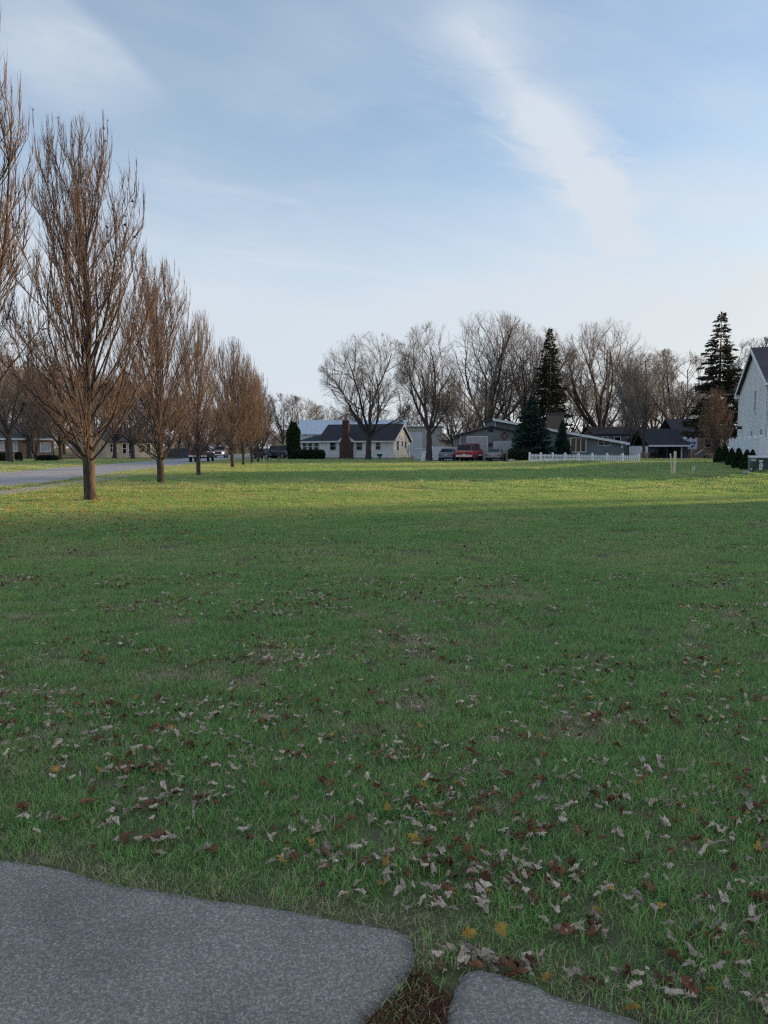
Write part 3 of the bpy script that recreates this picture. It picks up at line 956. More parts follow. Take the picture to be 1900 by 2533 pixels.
# ---- tall pale house on the right, gable end towards the lawn
def right_house():
    O = P(1896, 1108, 46.0); O[2] = 0.38
    fr = Frame(O, 18)
    D = fr.side(1828, 1000)[0]; L = 9.0
    ze = fr.side(1828, 976)[1]; ym, zp = fr.side(1868, 866)
    zn = fr.front(1896, 943)[1]
    ze = (ze + zn) / 2
    t = thing('tall_house', 'tall pale grey sided house with plum-brown roof behind white fence', 'house', O, fr.rz)
    MB().prism([(0, -.4), (D, -.4), (D, ze), (ym, zp), (0, ze)], 0, L, 'x').build('wall', M['vinyl_wall'], t)

    def span(z):
        return (0, D) if z <= ze else (ym * (z - ze) / (zp - ze), D - (D - ym) * (z - ze) / (zp - ze))
    siding(t, on_left(0), span, .1, zp, .115, M['vinyl_wall'])
    siding(t, on_front(0), lambda z: (0, L), .1, ze, .115, M['vinyl_wall'])
    k1, k2 = (zp - ze) / ym, (zp - ze) / (D - ym)
    prof = [(-.4, ze - .4 * k1), (ym, zp), (D + .4, ze - .4 * k2), (D + .4, ze - .4 * k2 + .16), (ym, zp + .18), (-.4, ze - .4 * k1 + .16)]
    MB().prism(prof, -.25, L + .25, 'x').build('roof', M['shingle_brown'], t)
    for (y0, z0) in ((-.42, ze - .42 * k1), (D + .42, ze - .42 * k2)):
        MB().hexa([(-.30, y0, z0 - .12), (-.26, y0, z0 - .12), (-.26, ym, zp - .12), (-.30, ym, zp - .12),
                   (-.30, y0, z0 + .13), (-.26, y0, z0 + .13), (-.26, ym, zp + .15), (-.30, ym, zp + .15)]).build('rake_board', M['vinyl_fence'], t)
        s = -1 if y0 < 0 else 1
        MB().box(-.28, .9, min(y0 - s * .02, y0 - s * .62), max(y0 - s * .02, y0 - s * .62), z0 - .14, z0 + .16).build('eave_return', M['vinyl_fence'], t)
    for y in (0.0, D - .12):
        MB().box(-.045, -.022, y, y + .12, 0, ze - .1).build('corner_board', M['white_trim'], t)
    MB().box(0, .12, -.045, -.022, 0, ze - .1).build('corner_board', M['white_trim'], t)
    for (px, a, b) in ((1871.3, 967, 1017), (1861.2, 1067, 1092), (1885.2, 1062, 1092)):
        y, z1 = fr.side(px, a); z0 = fr.side(px, b)[1]
        window(t, on_left(0), y - .34, y + .34, z0, z1, 1, 2, fw=.08)
    y, z = fr.side(1835, 1058)
    MB().box(-.3, -.022, y - .2, y + .2, z - .1, z + .1).build('wall_lantern', M['black'], t)
    for k in range(2):
        window(t, on_front(0), 2 + k * 3.6, 3.2 + k * 3.6, 3.2, 4.7, 1, 2, fw=.08)
        window(t, on_front(0), 2 + k * 3.6, 3.2 + k * 3.6, .9, 2.4, 1, 2, fw=.08)
    MB().cyl((-.07, .35), .045, .0, ze - .2).build('downspout', M['white_trim'], t)
    return fr


RH = right_house()


# ---- houses outside the picture on the right whose shadows lie across the lawn
def plain_house(label, loc, rz, L, D, ze, zr, wall, roof):
    t = thing('neighbor_house', label, 'house', loc, rz)
    gable_wall_x(0, L, 0, D, -.3, ze, zr).build('wall', M[wall], t)
    gable_roof_x(0, D, ze, zr, 0, L, .45, .35).build('roof', M[roof], t)
    for k in range(int(L / 3.2)):
        window(t, on_front(0), 1.0 + k * 3.1, 2.2 + k * 3.1, .9, 2.2, 1, 2)
    for k in range(2):
        window(t, on_left(0), D * .25 + k * D * .4 - .5, D * .25 + k * D * .4 + .5, .9, 2.2, 1, 2)
    MB().box(L * .5 - .5, L * .5 + .5, -.05, -.003, 0, 2.1).build('door', M['rust_red'], t)
    return t


# ridge runs along the view direction: rz = 90 degrees turns local x into world y
plain_house('low neighbouring house to the right of the photographer', (27, -8, 0), R(90), 31.0, 11.5, 3.0, 6.6, 'vinyl_wall', 'shingle_brown')
plain_house('unseen house added to shade the lawn, beyond the tall pale house', (49, 76, 0), R(-18), 14, 10, 4.6, 7.6, 'white_wall', 'shingle_grey')  # out of view, added as a shadow caster for the farther lawn
plain_house('unseen house added to shade the back yards, beyond the brick house', (62, 101, 0), R(-18), 14, 10, 4.6, 8.2, 'tan_wall', 'shingle_dark')  # another unseen caster, added to keep the back yards in shade


# ---- houses across the road on the left
def left_houses():
    # brick house with white windows, far left
    O = G(118, 1133.5)
    fr = Frame(O, -45)
    L, D = 17.0, 9.0
    ze = fr.front(60, 1082)[1]
    t = thing('brick_house', 'long tan brick house with white windows across the road, far left', 'house', O, fr.rz)
    gable_wall_x(-L, .8, 0, D, -.2, ze, ze + 2.0).build('wall', M['brick_tan'], t)
    gable_roof_x(0, D, ze, ze + 2.0, -L, .8, .5).build('roof', M['shingle_grey'], t)
    MB().box(-L - .3, 1.1, -.56, -.51, ze - .38, ze - .12).build('gutter', M['white_trim'], t)
    for (a, b, c, d, n, r) in ((-14, 9, 1092, 1114, 2, 2), (33, 42, 1091, 1116, 1, 2), (68, 80, 1094, 1125, 1, 1), (100, 124, 1096, 1117, 3, 1)):
        u0, z1 = fr.front(a, c); u1, z0 = fr.front(b, d)
        window(t, on_front(0), u0, u1, z0, z1, n, r, pm='curtain', fw=.1)
    u0, z0 = fr.front(64, 1128)
    # cream house caught by the sun
    O = G(262, 1133.0); fr = Frame(O, -58)
    u1, _ = fr.front(378, 1133)
    ze = fr.front(330, 1090)[1]
    t = thing('cream_house', 'cream house lit by low sun across the road, wreath on wall', 'house', O, fr.rz)
    gable_wall_x(0, u1, 0, 8, -.2, ze, ze + 1.9).build('wall', M['cream_wall'], t)
    gable_roof_x(0, 8, ze, ze + 1.9, 0, u1, .5).build('roof', M['shingle_brown'], t)
    for (a, b, c, d, n) in ((303, 312, 1098, 1122, 1), (318, 324, 1098, 1128, 1), (362, 371, 1098, 1118, 1), (272, 284, 1098, 1118, 2)):
        p, z1 = fr.front(a, c); q, z0 = fr.front(b, d)
        window(t, on_front(0), p, q, z0, z1, n, 2, fw=.09)
    mb = MB()
    for i in range(9):
        x = .2 + i * u1 / 9
        mb.box(x, x + .09, -1.7, -1.62, 0, .75)
    mb.build('porch_rail', M['cream_wall'], t)
    p, z = fr.front(349, 1110)
    w = MB().torus((0, 0, 0), .36, .13).build('wreath', M['twig_red'], None, O + fr.ex * p - fr.ey * .15 + np.array([0, 0, z]))
    tag(w, 'large russet wreath on the sunlit cream house wall', 'wreath')
    # dark board fence beyond the cream house
    a, b = G(414, 1133), G(472, 1133)
    f = thing('board_fence', 'dark board fence along the far side of the road', 'fence', a, math.atan2(b[1] - a[1], b[0] - a[0]))
    L = float(np.linalg.norm(b - a))
    n = int(L / .22)
    me = MB().box(0, .205, 0, .03, 0, 1.45).mesh('board', M['dark_wall'])
    for i in range(n):
        link('board', me, f, (i * .22, 0, random.uniform(-.03, .03)))
    MB().box(0, L, .031, .09, .35, .45).build('rail', M['dark_wall'], f)
    MB().box(0, L, .031, .09, 1.1, 1.2).build('rail', M['dark_wall'], f)


left_houses()

# ================================================================ VEHICLES
def loft(sections):
    """rings of half outlines [(half width, z)...] at stations x, mirrored and skinned"""
    mb = MB(); n = len(sections[0][1])
    for x, half in sections:
        mb.v += [(x, w, z) for w, z in half] + [(x, -w, z) for w, z in reversed(half)]
    m = 2 * n
    for i in range(len(sections) - 1):
        for j in range(m):
            k = (j + 1) % m
            mb.f.append((i * m + j, i * m + k, (i + 1) * m + k, (i + 1) * m + j))
    mb.f.append(tuple(range(m))); mb.f.append(tuple(range(len(mb.v) - 1, len(mb.v) - m - 1, -1)))
    return mb


def body_section(w, zb, zt):
    return [(w * .80, zb), (w * .96, zb + .05), (w, zb + .16), (w, zt - .22), (w * .965, zt - .07), (w * .86, zt)]


def panel(parent, name, quad, m, inset=0.08, out=0.012):
    """a pane lying just proud of a sloping face"""
    q = [Vector(p) for p in quad]
    c = sum(q, Vector()) / 4
    n = (q[1] - q[0]).cross(q[3] - q[0]).normalized()
    if n.dot(c - Vector((c.x * .3, 0, .9))) < 0: n = -n
    r = [p + (c - p) * inset for p in q]
    MB().hexa([p + n * (out * .1) for p in r] + [p + n * out for p in r]).build(name, m, parent)


def vehicle(name, label, loc, heading, L, W, H, color, style, lamps='off', group=None, cat='car'):
    """heading: world angle of the nose. styles: sedan, suv, pickup"""
    t = thing(name, label, cat, loc, heading, group)
    w = W / 2
    pm = paint(name + '_paint', color)
    if style == 'sedan':
        belt, st = .95, [(-L / 2, .42, .86), (-L / 2 + .12, .30, .96), (-L * .30, .22, 1.0), (-L * .1, .2, .97), (L * .16, .2, .96), (L * .36, .22, .86), (L / 2 - .12, .28, .74), (L / 2, .4, .62)]
        gh = [(-L * .40, .97), (-L * .21, H), (L * .05, H), (L * .22, .95)]
    elif style == 'suv':
        belt, st = 1.15, [(-L / 2, .50, 1.10), (-L / 2 + .07, .40, 1.17), (-L * .3, .32, 1.18), (L * .1, .32, 1.16), (L * .2, .32, 1.14), (L * .42, .34, 1.08), (L / 2 - .08, .38, 1.0), (L / 2, .48, .9)]
        gh = [(-L / 2 + .05, 1.16), (-L / 2 + .26, H), (L * .06, H - .02), (L * .19, 1.14)]
    else:
        belt, st = 1.15, [(-L / 2, .55, 1.08), (-L / 2 + .05, .46, 1.14), (-L * .12, .40, 1.16), (-L * .1, .38, 1.17), (L * .18, .38, 1.15), (L * .40, .40, 1.10), (L / 2 - .08, .42, 1.0), (L / 2, .52, .92)]
        gh = [(-L * .13, 1.15), (-L * .09, H), (L * .09, H), (L * .20, 1.13)]
    secs = []
    for i, (x, zb, zt) in enumerate(st):
        e = .93 if i in (0, len(st) - 1) else (.985 if i in (1, len(st) - 2) else 1)
        secs.append((x, body_section(w * e, zb, zt)))
    body = loft(secs).build('body', pm, t, smooth=False, bevel=.02)
    # greenhouse: a frustum with panes lying on it
    (x0, z0), (x1, z1), (x2, z2), (x3, z3) = gh
    wb, wt_ = w * .90, w * .74
    zb = min(z0, z3) - .05
    mb = MB()
    mb.hexa([(x0, -wb, zb), (x3, -wb, zb), (x3, wb, zb), (x0, wb, zb), (x1, -wt_, z1), (x2, -wt_, z2), (x2, wt_, z2), (x1, wt_, z1)])
    cab = mb.build('cabin', pm, t, bevel=.04)
    zb2 = belt + .02

    def at(xa, za, xb, zb_, wa, wb_, z):
        k = (z - za) / (zb_ - za)
        return xa + (xb - xa) * k, wa + (wb_ - wa) * k
    xr, wr = at(x0, zb, x1, z1, wb, wt_, zb2); xf, wf = at(x3, zb, x2, z2, wb, wt_, zb2)
    panel(cab, 'rear_window', [(xr, wr, zb2), (xr, -wr, zb2), (x1, -wt_, z1), (x1, wt_, z1)], M['glass'], .11)
    panel(cab, 'windshield', [(xf, -wf, zb2), (xf, wf, zb2), (x2, wt_, z2), (x2, -wt_, z2)], M['glass'], .08)
    for s in (-1, 1):
        cuts = [0, .5, 1] if style != 'suv' else [0, .30, .62, 1]
        for a, b in zip(cuts[:-1], cuts[1:]):
            lo = lambda k: (xr + (xf - xr) * k, s * wr, zb2); hi = lambda k: (x1 + (x2 - x1) * k, s * wt_, z1)
            panel(cab, 'side_window', [lo(a), lo(b), hi(b), hi(a)], M['glass'], .10)
        MB().box(xf - .35, xf - .17, s * (w + .02) if s > 0 else -w - .22, s * (w + .22) if s > 0 else -w - .02, zb2 - .02, zb2 + .15).build('mirror', pm, t)
    if style == 'pickup':
        MB().box(-L / 2 + .09, -L * .14, -w * .82, w * .82, 1.145, 1.165).build('bed_cover', M['black'], t)
    rw = .33 if style == 'sedan' else .39
    for x in (-L * .30, L * .31):
        for s in (-1, 1):
            y0, y1 = (w - .20, w + .015) if s > 0 else (-w - .015, -w + .20)
            wh = thing('wheel', None, None, (0, 0, 0)); wh.parent = t
            MB().cyl((x, rw), rw, y0, y1, 'y', 20).build('tyre', M['tyre'], wh)
            yy = (w + .016, w + .03) if s > 0 else (-w - .03, -w - .016)
            MB().cyl((x, rw), rw * .62, yy[0], yy[1], 'y', 16).build('rim', M['chrome'], wh)
    hl = M['lit_lamp'] if lamps == 'on' else M['lamp_clear']
    zt_ = st[0][2]
    for s in (-1, 1):
        ya, yb = sorted((s * w * .62, s * w * .91))
        MB().box(-L / 2 - .03, -L / 2 + .08, ya, yb, zt_ - .30, zt_ - .10).build('tail_lamp', M['tail'], t)
        zf = st[-1][2]
        MB().box(L / 2 - .1, L / 2 + .025, ya, yb, zf - .20, zf - .04).build('headlight', hl, t)
    zbp = st[0][1]
    bm_ = M['chrome'] if style != 'sedan' else pm
    MB().box(-L / 2 - .10, -L / 2 + .05, -w * .93, w * .93, zbp - .02, zbp + .17).build('bumper', bm_, t, bevel=.03)
    MB().box(L / 2 - .06, L / 2 + .08, -w * .90, w * .90, st[-1][1] - .08, st[-1][1] + .12).build('bumper', bm_, t, bevel=.03)
    MB().box(L / 2 - .02, L / 2 + .03, -w * .5, w * .5, st[-1][1] + .14, st[-1][2] - .05).build('grille', M['black'], t)
    zp = zbp + (.24 if style == 'sedan' else .2)
    MB().box(-L / 2 - .035, -L / 2 + .01, -.16, .16, zp, zp + .12).build('license_plate', M['plate'], t)
    return t


def aim(px_from, Yf, px_to, Yt):
    return 0


AWAY = math.pi / 2
g = G(1109, 1140)
vehicle('sedan', 'small silver-blue car parked left of the red truck', (g[0], 89.5, 0.016), AWAY - R(12), 4.3, 1.78, 1.42, (0.20, 0.23, 0.30), 'sedan')
g = G(1157, 1141)
suv = vehicle('suv', 'bright red boxy suv with silver bumper before the tall garage door', (g[0], 87.2, 0.016), AWAY - R(14), 5.2, 1.98, 1.86, (0.42, 0.012, 0.022), 'suv', cat='suv')
MB().box(-2.66, -2.615, -.86, .86, .66, .72).build('tailgate_trim', M['chrome'], suv)
MB().box(-2.66, -2.60, -.9, .9, 1.10, 1.16).build('tailgate_trim', M['chrome'], suv)
g = P(1172, 1120, 91.8)
vehicle('pickup_truck', 'red pickup parked ahead of the red suv, only its roof showing', (g[0] - .1, 91.9, 0.016), AWAY, 4.0, 1.95, 2.02, (0.36, 0.010, 0.016), 'pickup', cat='truck')
g = G(1224, 1140)
vehicle('sedan', 'dark-topped silver sedan parked right of the red truck near the spruce', (g[0], 88.8, 0.016), AWAY - R(16), 4.7, 1.82, 1.40, (0.30, 0.285, 0.28), 'sedan')
g = G(501, 1142)
vehicle('pickup_truck', 'black pickup driving away along the road behind the third street tree', (g[0], 84, 0.012), AWAY - ROAD_A, 5.4, 2.05, 1.9, (0.010, 0.010, 0.012), 'pickup', cat='truck')
g = G(545, 1132.5)
vehicle('suv', 'pale oncoming suv with lit headlights far down the road', (g[0], g[1], 0.012), -AWAY - ROAD_A, 4.7, 1.9, 1.75, (0.33, 0.20, 0.18), 'suv', 'on', cat='suv')
g = G(638, 1136)
vehicle('sedan', 'small dark car beyond the last street trees', (g[0], g[1] + 6, 0.0), -AWAY + R(50), 4.3, 1.8, 1.4, (0.02, 0.022, 0.03), 'sedan')
vehicle('sedan', 'small wine-red car behind the last street trees', (g[0] + 1.6, g[1] + 16, 0.0), -AWAY + R(60), 4.3, 1.8, 1.4, (0.20, 0.02, 0.03), 'sedan')
g = G(690, 1136)
vehicle('van', 'dark blue van parked left of the columnar evergreen', (g[0], g[1] + 4, 0.0), -AWAY + R(38), 4.9, 1.95, 1.85, (0.014, 0.020, 0.035), 'suv', cat='van')


# ---- camper trailer beside the carport
def camper():
    Y = 112.0
    x0, x1 = P(1693, 1100, Y)[0], P(1725, 1100, Y)[0]
    zt, zb = P(1700, 1081, Y)[2], P(1700, 1112, Y)[2]
    t = thing('camper_trailer', 'white camper trailer with blue swoosh emblem beside the carport', 'camper', (x0, Y, 0))
    W = x1 - x0
    MB().prism([(0.0, zb), (0.0, zt - .25), (.22, zt), (6.8, zt), (6.8, zb - .5), (2.0, zb - .5), (2.0, zb)], 0, W, 'x').build('shell', M['camper'], t, bevel=.06)
    MB().box(W * .55, W * .95, .6, 1.3, zt, zt + .25).build('roof_unit', M['white_trim'], t)
    mb = MB()      # the swoosh: a ring segment with a bar across
    for i in range(14):
        a0, a1 = R(140 + i * 18), R(140 + (i + 1) * 18)
        r0, r1 = .42, .56
        cx, cz = W * .56, zb + (zt - zb) * .52
        mb.prism([(cx + r0 * math.cos(a0), cz + r0 * math.sin(a0)), (cx + r1 * math.cos(a0), cz + r1 * math.sin(a0)),
                  (cx + r1 * math.cos(a1), cz + r1 * math.sin(a1)), (cx + r0 * math.cos(a1), cz + r0 * math.sin(a1))], -.012, -.004, 'y')
    mb.box(W * .36, W * .86, -.012, -.004, zb + (zt - zb) * .47, zb + (zt - zb) * .60)
    mb.prism([(W * .40, zb + .5), (W * .80, zb + .5), (W * .6, zb + .3)], -.012, -.004, 'y')
    mb.build('emblem', M['decal_blue'], t)
    MB().box(.02, .2, -.012, -.004, zt - .75, zt - .35).build('marker_window', M['glass'], t)
    MB().box(W * .15, W * .5, .9, 2.1, .35, zb - .03).build('pin_box', M['dark_wall'], t)
    for s in (.12, W - .22):
        MB().box(s, s + .1, 1.6, 1.7, 0, zb - .02).build('jack_leg', M['chrome'], t)
    for y in (4.6, 5.5):
        for x in (0, W - .22):
            wh = thing('wheel', None, None); wh.parent = t
            MB().cyl((y, .36), .36, x, x + .22, 'x', 16).build('tyre', M['tyre'], wh)
            MB().cyl((y, .36), .2, x - .012 if x == 0 else x + .22, x if x == 0 else x + .232, 'x', 12).build('rim', M['chrome'], wh)
    # low boat trailer next to it
    g = P(1748, 1128, 100)
    b = thing('utility_trailer', 'low pale flatbed trailer right of the camper behind the fir trunk', 'trailer', (g[0], 100, 0), R(-20))
    MB().box(-1.5, 1.5, -.7, .7, .5, .62).build('deck', M['far_wall'], b)
    MB().hexa([(1.5, -.06, .5), (2.9, -.06, .5), (2.9, .06, .5), (1.5, .06, .5), (1.5, -.06, .6), (2.9, -.06, .6), (2.9, .06, .6), (1.5, .06, .6)]).build('drawbar', M['chrome'], b)
    MB().hexa([(-1.4, -.75, .62), (-1.3, -.75, .62), (-1.3, .75, .62), (-1.4, .75, .62), (-.5, -.75, 1.3), (-.4, -.75, 1.3), (-.4, .75, 1.3), (-.5, .75, 1.3)]).build('ramp', M['white_plastic'], b)
    for s in (-.82, .71):
        wh = thing('wheel', None, None); wh.parent = b
        MB().cyl((0, .3), .3, s, s + .11 + .02, 'y', 14).build('tyre', M['tyre'], wh)


camper()

# ================================================================ FENCES AND SMALL THINGS
def picket_fence():
    a, b = G(1309, 1144), G(1580, 1144)
    L = float(np.linalg.norm(b - a))
    t = thing('picket_fence', 'long white picket fence with dipping tops before the blue-grey house', 'fence', a, math.atan2(b[1] - a[1], b[0] - a[0]))
    bay = 1.88
    nb = int(round(L / bay)); bay = L / nb
    hgt = .88
    pk = MB().prism([(-.042, .06), (.042, .06), (.042, hgt - .05), (0, hgt), (-.042, hgt - .05)], -.012, .010, 'y').mesh('picket', M['vinyl_fence'])
    for i in range(nb + 1):
        MB().box(i * bay - .06, i * bay + .06, -.03, .09, -.1, hgt + .10).build('post', M['vinyl_fence'], t)
        if i == nb: break
        n = 9
        for k in range(1, n):
            x = i * bay + bay * k / n
            s = math.sin(math.pi * k / n)
            o = link('picket', pk, t, (x, -.012, 0)); o.scale.z = 1.0 - .07 * s
            o.rotation_euler.y = random.uniform(-.012, .012)
        for z in (.22, .62):
            MB().box(i * bay + .06, (i + 1) * bay - .06, .011, .05, z, z + .09).build('rail', M['vinyl_fence'], t)


picket_fence()


def privacy_fence():
    c, e = P(1881, 1100, 40.6), P(1806, 1100, 57.5)
    z0 = 0.36
    th = math.atan2(e[1] - c[1], e[0] - c[0])
    t = thing('privacy_fence', 'tall white vinyl privacy fence behind the small evergreens', 'fence', (c[0], c[1], z0), th)
    L = math.hypot(e[0] - c[0], e[1] - c[1]); H = 1.72
    n = 7
    bay = L / n
    bd = MB().box(0, bay / 12 - .012, -.02, .02, .08, H - .08).mesh('board', M['vinyl_fence'])

    def run(x0, y0, ang, cnt, bay, first=0):
        for i in range(cnt + 1):
            x, y = x0 + math.cos(ang) * bay * i, y0 + math.sin(ang) * bay * i
            if i >= first: p = MB().box(-.065, .065, -.065, .065, -.3, H).build('post', M['vinyl_fence'], t, (x, y, 0), (0, 0, ang))
            if i >= first: MB().lathe([(.105, H), (.105, H + .03), (.02, H + .11)], 4).build('post_cap', M['white_trim'], p)
            if i == cnt: break
            pn = MB().box(.066, bay - .066, -.028, .028, H - .14, H - .02).box(.066, bay - .066, -.028, .028, .02, .14).build('rail', M['vinyl_fence'], t, (x, y, 0), (0, 0, ang))
            for k in range(12):
                link('board', bd, pn, (.03 + k * (bay - .06) / 12 + .006, 0, 0))
    run(0, 0, 0, n, bay)
    run(0, 0, -R(90), 4, 2.4, 1)      # turns right, out of the picture


privacy_fence()

# ---- electric transformer cabinet at the right edge
def transformer():
    g = G(1856, 1171)
    fr = Frame(g, 20)
    zt = fr.front(1870, 1130)[1]
    t = thing('transformer_cabinet', 'dark green transformer cabinet with white stickers at right edge', 'cabinet', g, fr.rz)
    W, D = 1.35, 1.0
    MB().box(-.15, W + .15, -.15, D + .15, -.2, .07).build('concrete_pad', M['walk'], t)
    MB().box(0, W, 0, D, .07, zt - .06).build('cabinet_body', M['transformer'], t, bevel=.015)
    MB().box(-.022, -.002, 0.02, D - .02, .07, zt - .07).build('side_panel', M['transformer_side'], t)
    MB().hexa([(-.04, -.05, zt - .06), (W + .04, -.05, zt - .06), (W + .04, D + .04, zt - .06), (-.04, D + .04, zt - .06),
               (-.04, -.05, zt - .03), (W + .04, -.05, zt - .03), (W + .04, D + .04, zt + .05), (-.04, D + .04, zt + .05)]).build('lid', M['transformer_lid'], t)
    MB().box(W * .64, W * .65, -.008, -.001, .1, zt - .1).build('door_seam', M['black'], t)

    def sticker(px0, px1, py0, py1, nm='sticker'):
        a, z1 = fr.front(px0, py0); b, z0 = fr.front(px1, py1)
        return MB().box(a, b, -.008, -.002, z0, z1).build(nm, M['plate'], t)
    s = sticker(1858.5, 1870, 1135, 1140.5)
    a, z1 = fr.front(1858.5, 1135); b, z0 = fr.front(1870, 1140.5)
    mb = MB()      # dark digits on the number tag, as upright strokes
    for i in range(5):
        x = a + (b - a) * (.12 + .17 * i)
        mb.box(x, x + .012, -.011, -.0085, z0 + .02, z1 - .02)
    mb.build('tag_digits', M['black'], s)
    s = sticker(1878, 1887, 1138, 1143.5)
    # pale warning figure with spread arms
    cx, zc = fr.front(1882, 1151); k = abs(fr.front(1882, 1150)[1] - fr.front(1882, 1151)[1])
    def q(dx, dy): return (cx + dx * k, zc - dy * k)
    MB().prism([q(-2, -5.5), q(3, -5.5), q(4.5, -1.5), q(6, 1), q(3.4, 2), q(3, 11.5), q(-3.6, 11.5), q(-3, 2), q(-4.6, -.5), q(-3, -2)], -.008, -.002, 'y').build('warning_label', M['plate'], t)
    MB().prism([q(-.6, -2), q(1.2, -2), q(.6, 7), q(-.2, 7)], -.011, -.0085, 'y').build('warning_print', M['decal_blue'], t)
    a, z = fr.front(1858.5, 1160)
    MB().cyl((a, z), .04, -.03, -.002, 'y', 12).build('latch', M['chrome'], t)
    r = np.array(G(1847, 1172.5))
    b = bpy.data.objects.new('rock', rock_mesh('rock', .16, .12, .11, 3)); b.location = r + np.array([0, 0, .05]); col.objects.link(b)
    tag(b, 'small pale stone by the foot of the transformer cabinet', 'stone')


def rock_mesh(name, a, b, c, seed, material=None):
    r_ = np.random.default_rng(seed)
    v, f = [], []
    n, m = 12, 7
    ph = r_.uniform(0, 6, 6)
    for i in range(m + 1):
        th = math.pi * i / m
        for j in range(n):
            w = 2 * math.pi * j / n
            k = 1 + .12 * math.sin(2 * w + ph[0] + th) + .10 * math.sin(3 * w + ph[1] - 2 * th) + .07 * math.sin(5 * th + ph[2] + w) + r_.normal(0, .03)
            v.append((a * k * math.sin(th) * math.cos(w), b * k * math.sin(th) * math.sin(w), c * k * math.cos(th)))
    for i in range(m):
        for j in range(n):
            k = (j + 1) % n
            f.append((i * n + j, (i + 1) * n + j, (i + 1) * n + k, i * n + k))
    return np_mesh(name, v, f, material=material or M['stone'])


transformer()

# ---- survey stakes standing in the lawn
g = G(1668, 1177)
h = P(1668, 1116, g[1])[2] - g[2]
o = MB().prism([(-.055, -.15), (.055, -.15), (.055, h - .03), (.03, h), (-.03, h), (-.055, h - .03)], -.03, .03, 'y').build('survey_stake', M['wood'], None, g, (0, R(.5), R(10)))
tag(o, 'tall upright pale wooden stake standing in the lawn at right', 'stake')
a = G(1664, 1176.5)
top = P(1658.5, 1122, a[1] + .05)
lean = math.atan2(top[0] - a[0], top[2] - a[2])
o = MB().prism([(-.03, -.15), (.03, -.15), (.03, top[2] - a[2]), (-.03, top[2] - a[2] + .02)], -.018, .018, 'y').build('survey_stake', M['wood'], None, a + np.array([0, .06, 0]), (0, lean, R(4)))
tag(o, 'thin stake leaning left against the tall upright stake', 'stake')
g = G(1715, 1173)
h = P(1715, 1153, g[1])[2] - g[2]
t = thing('marker_hoop', 'short white hoop-shaped marker in the lawn right of the stakes', 'marker', g)
for s in (-.045, .045):
    MB().box(s - .014, s + .014, -.014, .014, -.1, h - .03).build('leg', M['white_plastic'], t)
MB().box(-.06, .06, -.016, .016, h - .03, h).build('cap', M['white_plastic'], t)

# ---- things around the houses
g = G(939, 1137.5)
t = thing('garden_urn', 'dark teal garden urn on pedestal before the cottage wall', 'urn', (g[0], 99.0, 0))
MB().lathe([(.30, 0), (.30, .08), (.12, .16), (.10, .34), (.16, .40)], 14).build('pedestal', M['teal'], t)
MB().lathe([(.16, .40), (.34, .50), (.40, .72), (.36, .74), (.28, .66)], 14).build('bowl', M['teal'], t)
g = G(1253.5, 1145)
h = P(1253, 1117, g[1])[2]
t = thing('wooden_post', 'weathered wooden post at the roadside before the clipped dark bush', 'post', g)
MB().box(-.08, .08, -.08, .08, -.2, h - .1).build('shaft', M['post_wood'], t)
MB().lathe([(.13, h - .1), (.13, h - .05), (.02, h)], 4).build('cap', M['post_wood'], t)
for (px, py, s, lab) in ((1266, 1143, .55, 'low grey boulder beside the weathered post'), (1611, 1145, .55, 'pale boulder by the driveway mouth, right of dry shrub')):
    g = G(px, py)
    o = link('boulder', rock_mesh('boulder', s, s * .7, s * .5, int(px)), None, (g[0], g[1], s * .16))
    tag(o, lab, 'boulder')
# pale utility boxes left of the forked tree
for (x0, x1, y0, y1, m, lab) in ((1025.5, 1054, 1109, 1139.5, 'barn_wall', 'square grey garden shed box at the cottage corner'), (1042, 1052, 1117, 1142, 'white_plastic', 'small white box standing before the grey shed box')):
    Y = G(x0, y1)[1] + (4.5 if m == 'barn_wall' else 0)
    a, b = P(x0, y0, Y), P(x1, y1, Y)
    t = thing('utility_box', lab, 'box', ((a[0] + b[0]) / 2, Y, 0))
    w = (b[0] - a[0]) / 2; h = a[2]
    MB().box(-w, w, 0, w * 1.2, -.05, h - .08).build('case', M[m], t, bevel=.02)
    MB().box(-w - .04, w + .04, -.04, w * 1.2 + .04, h - .08, h).build('lid', M['vinyl_fence'], t)
    MB().box(-w * .8, w * .8, -.02, -.001, .1, h - .2).build('door', M[m], t)
# white yard fence behind the cars
a, b = P(1070, 1134, 95.5), P(1135, 1134, 95.5)
t = thing('yard_fence', 'white board yard fence behind the silver-blue car', 'fence', (a[0], 95.5, 0))
zt = P(1100, 1105, 95.5)[2]
n = 13; w = (b[0] - a[0]) / n
bd = MB().box(.008, w - .008, 0, .03, .03, zt).mesh('board', M['vinyl_fence'])
for i in range(n): link('board', bd, t, (i * w, 0, -.02 * (i % 2)))
for i in (0, 4, 9, 13): MB().box(i * w - .06, i * w + .06, .031, .14, -.1, zt + .1).build('post', M['vinyl_fence'], t)
MB().box(0, n * w, .14, .18, zt * .5, zt * .5 + .1).build('rail', M['vinyl_fence'], t)
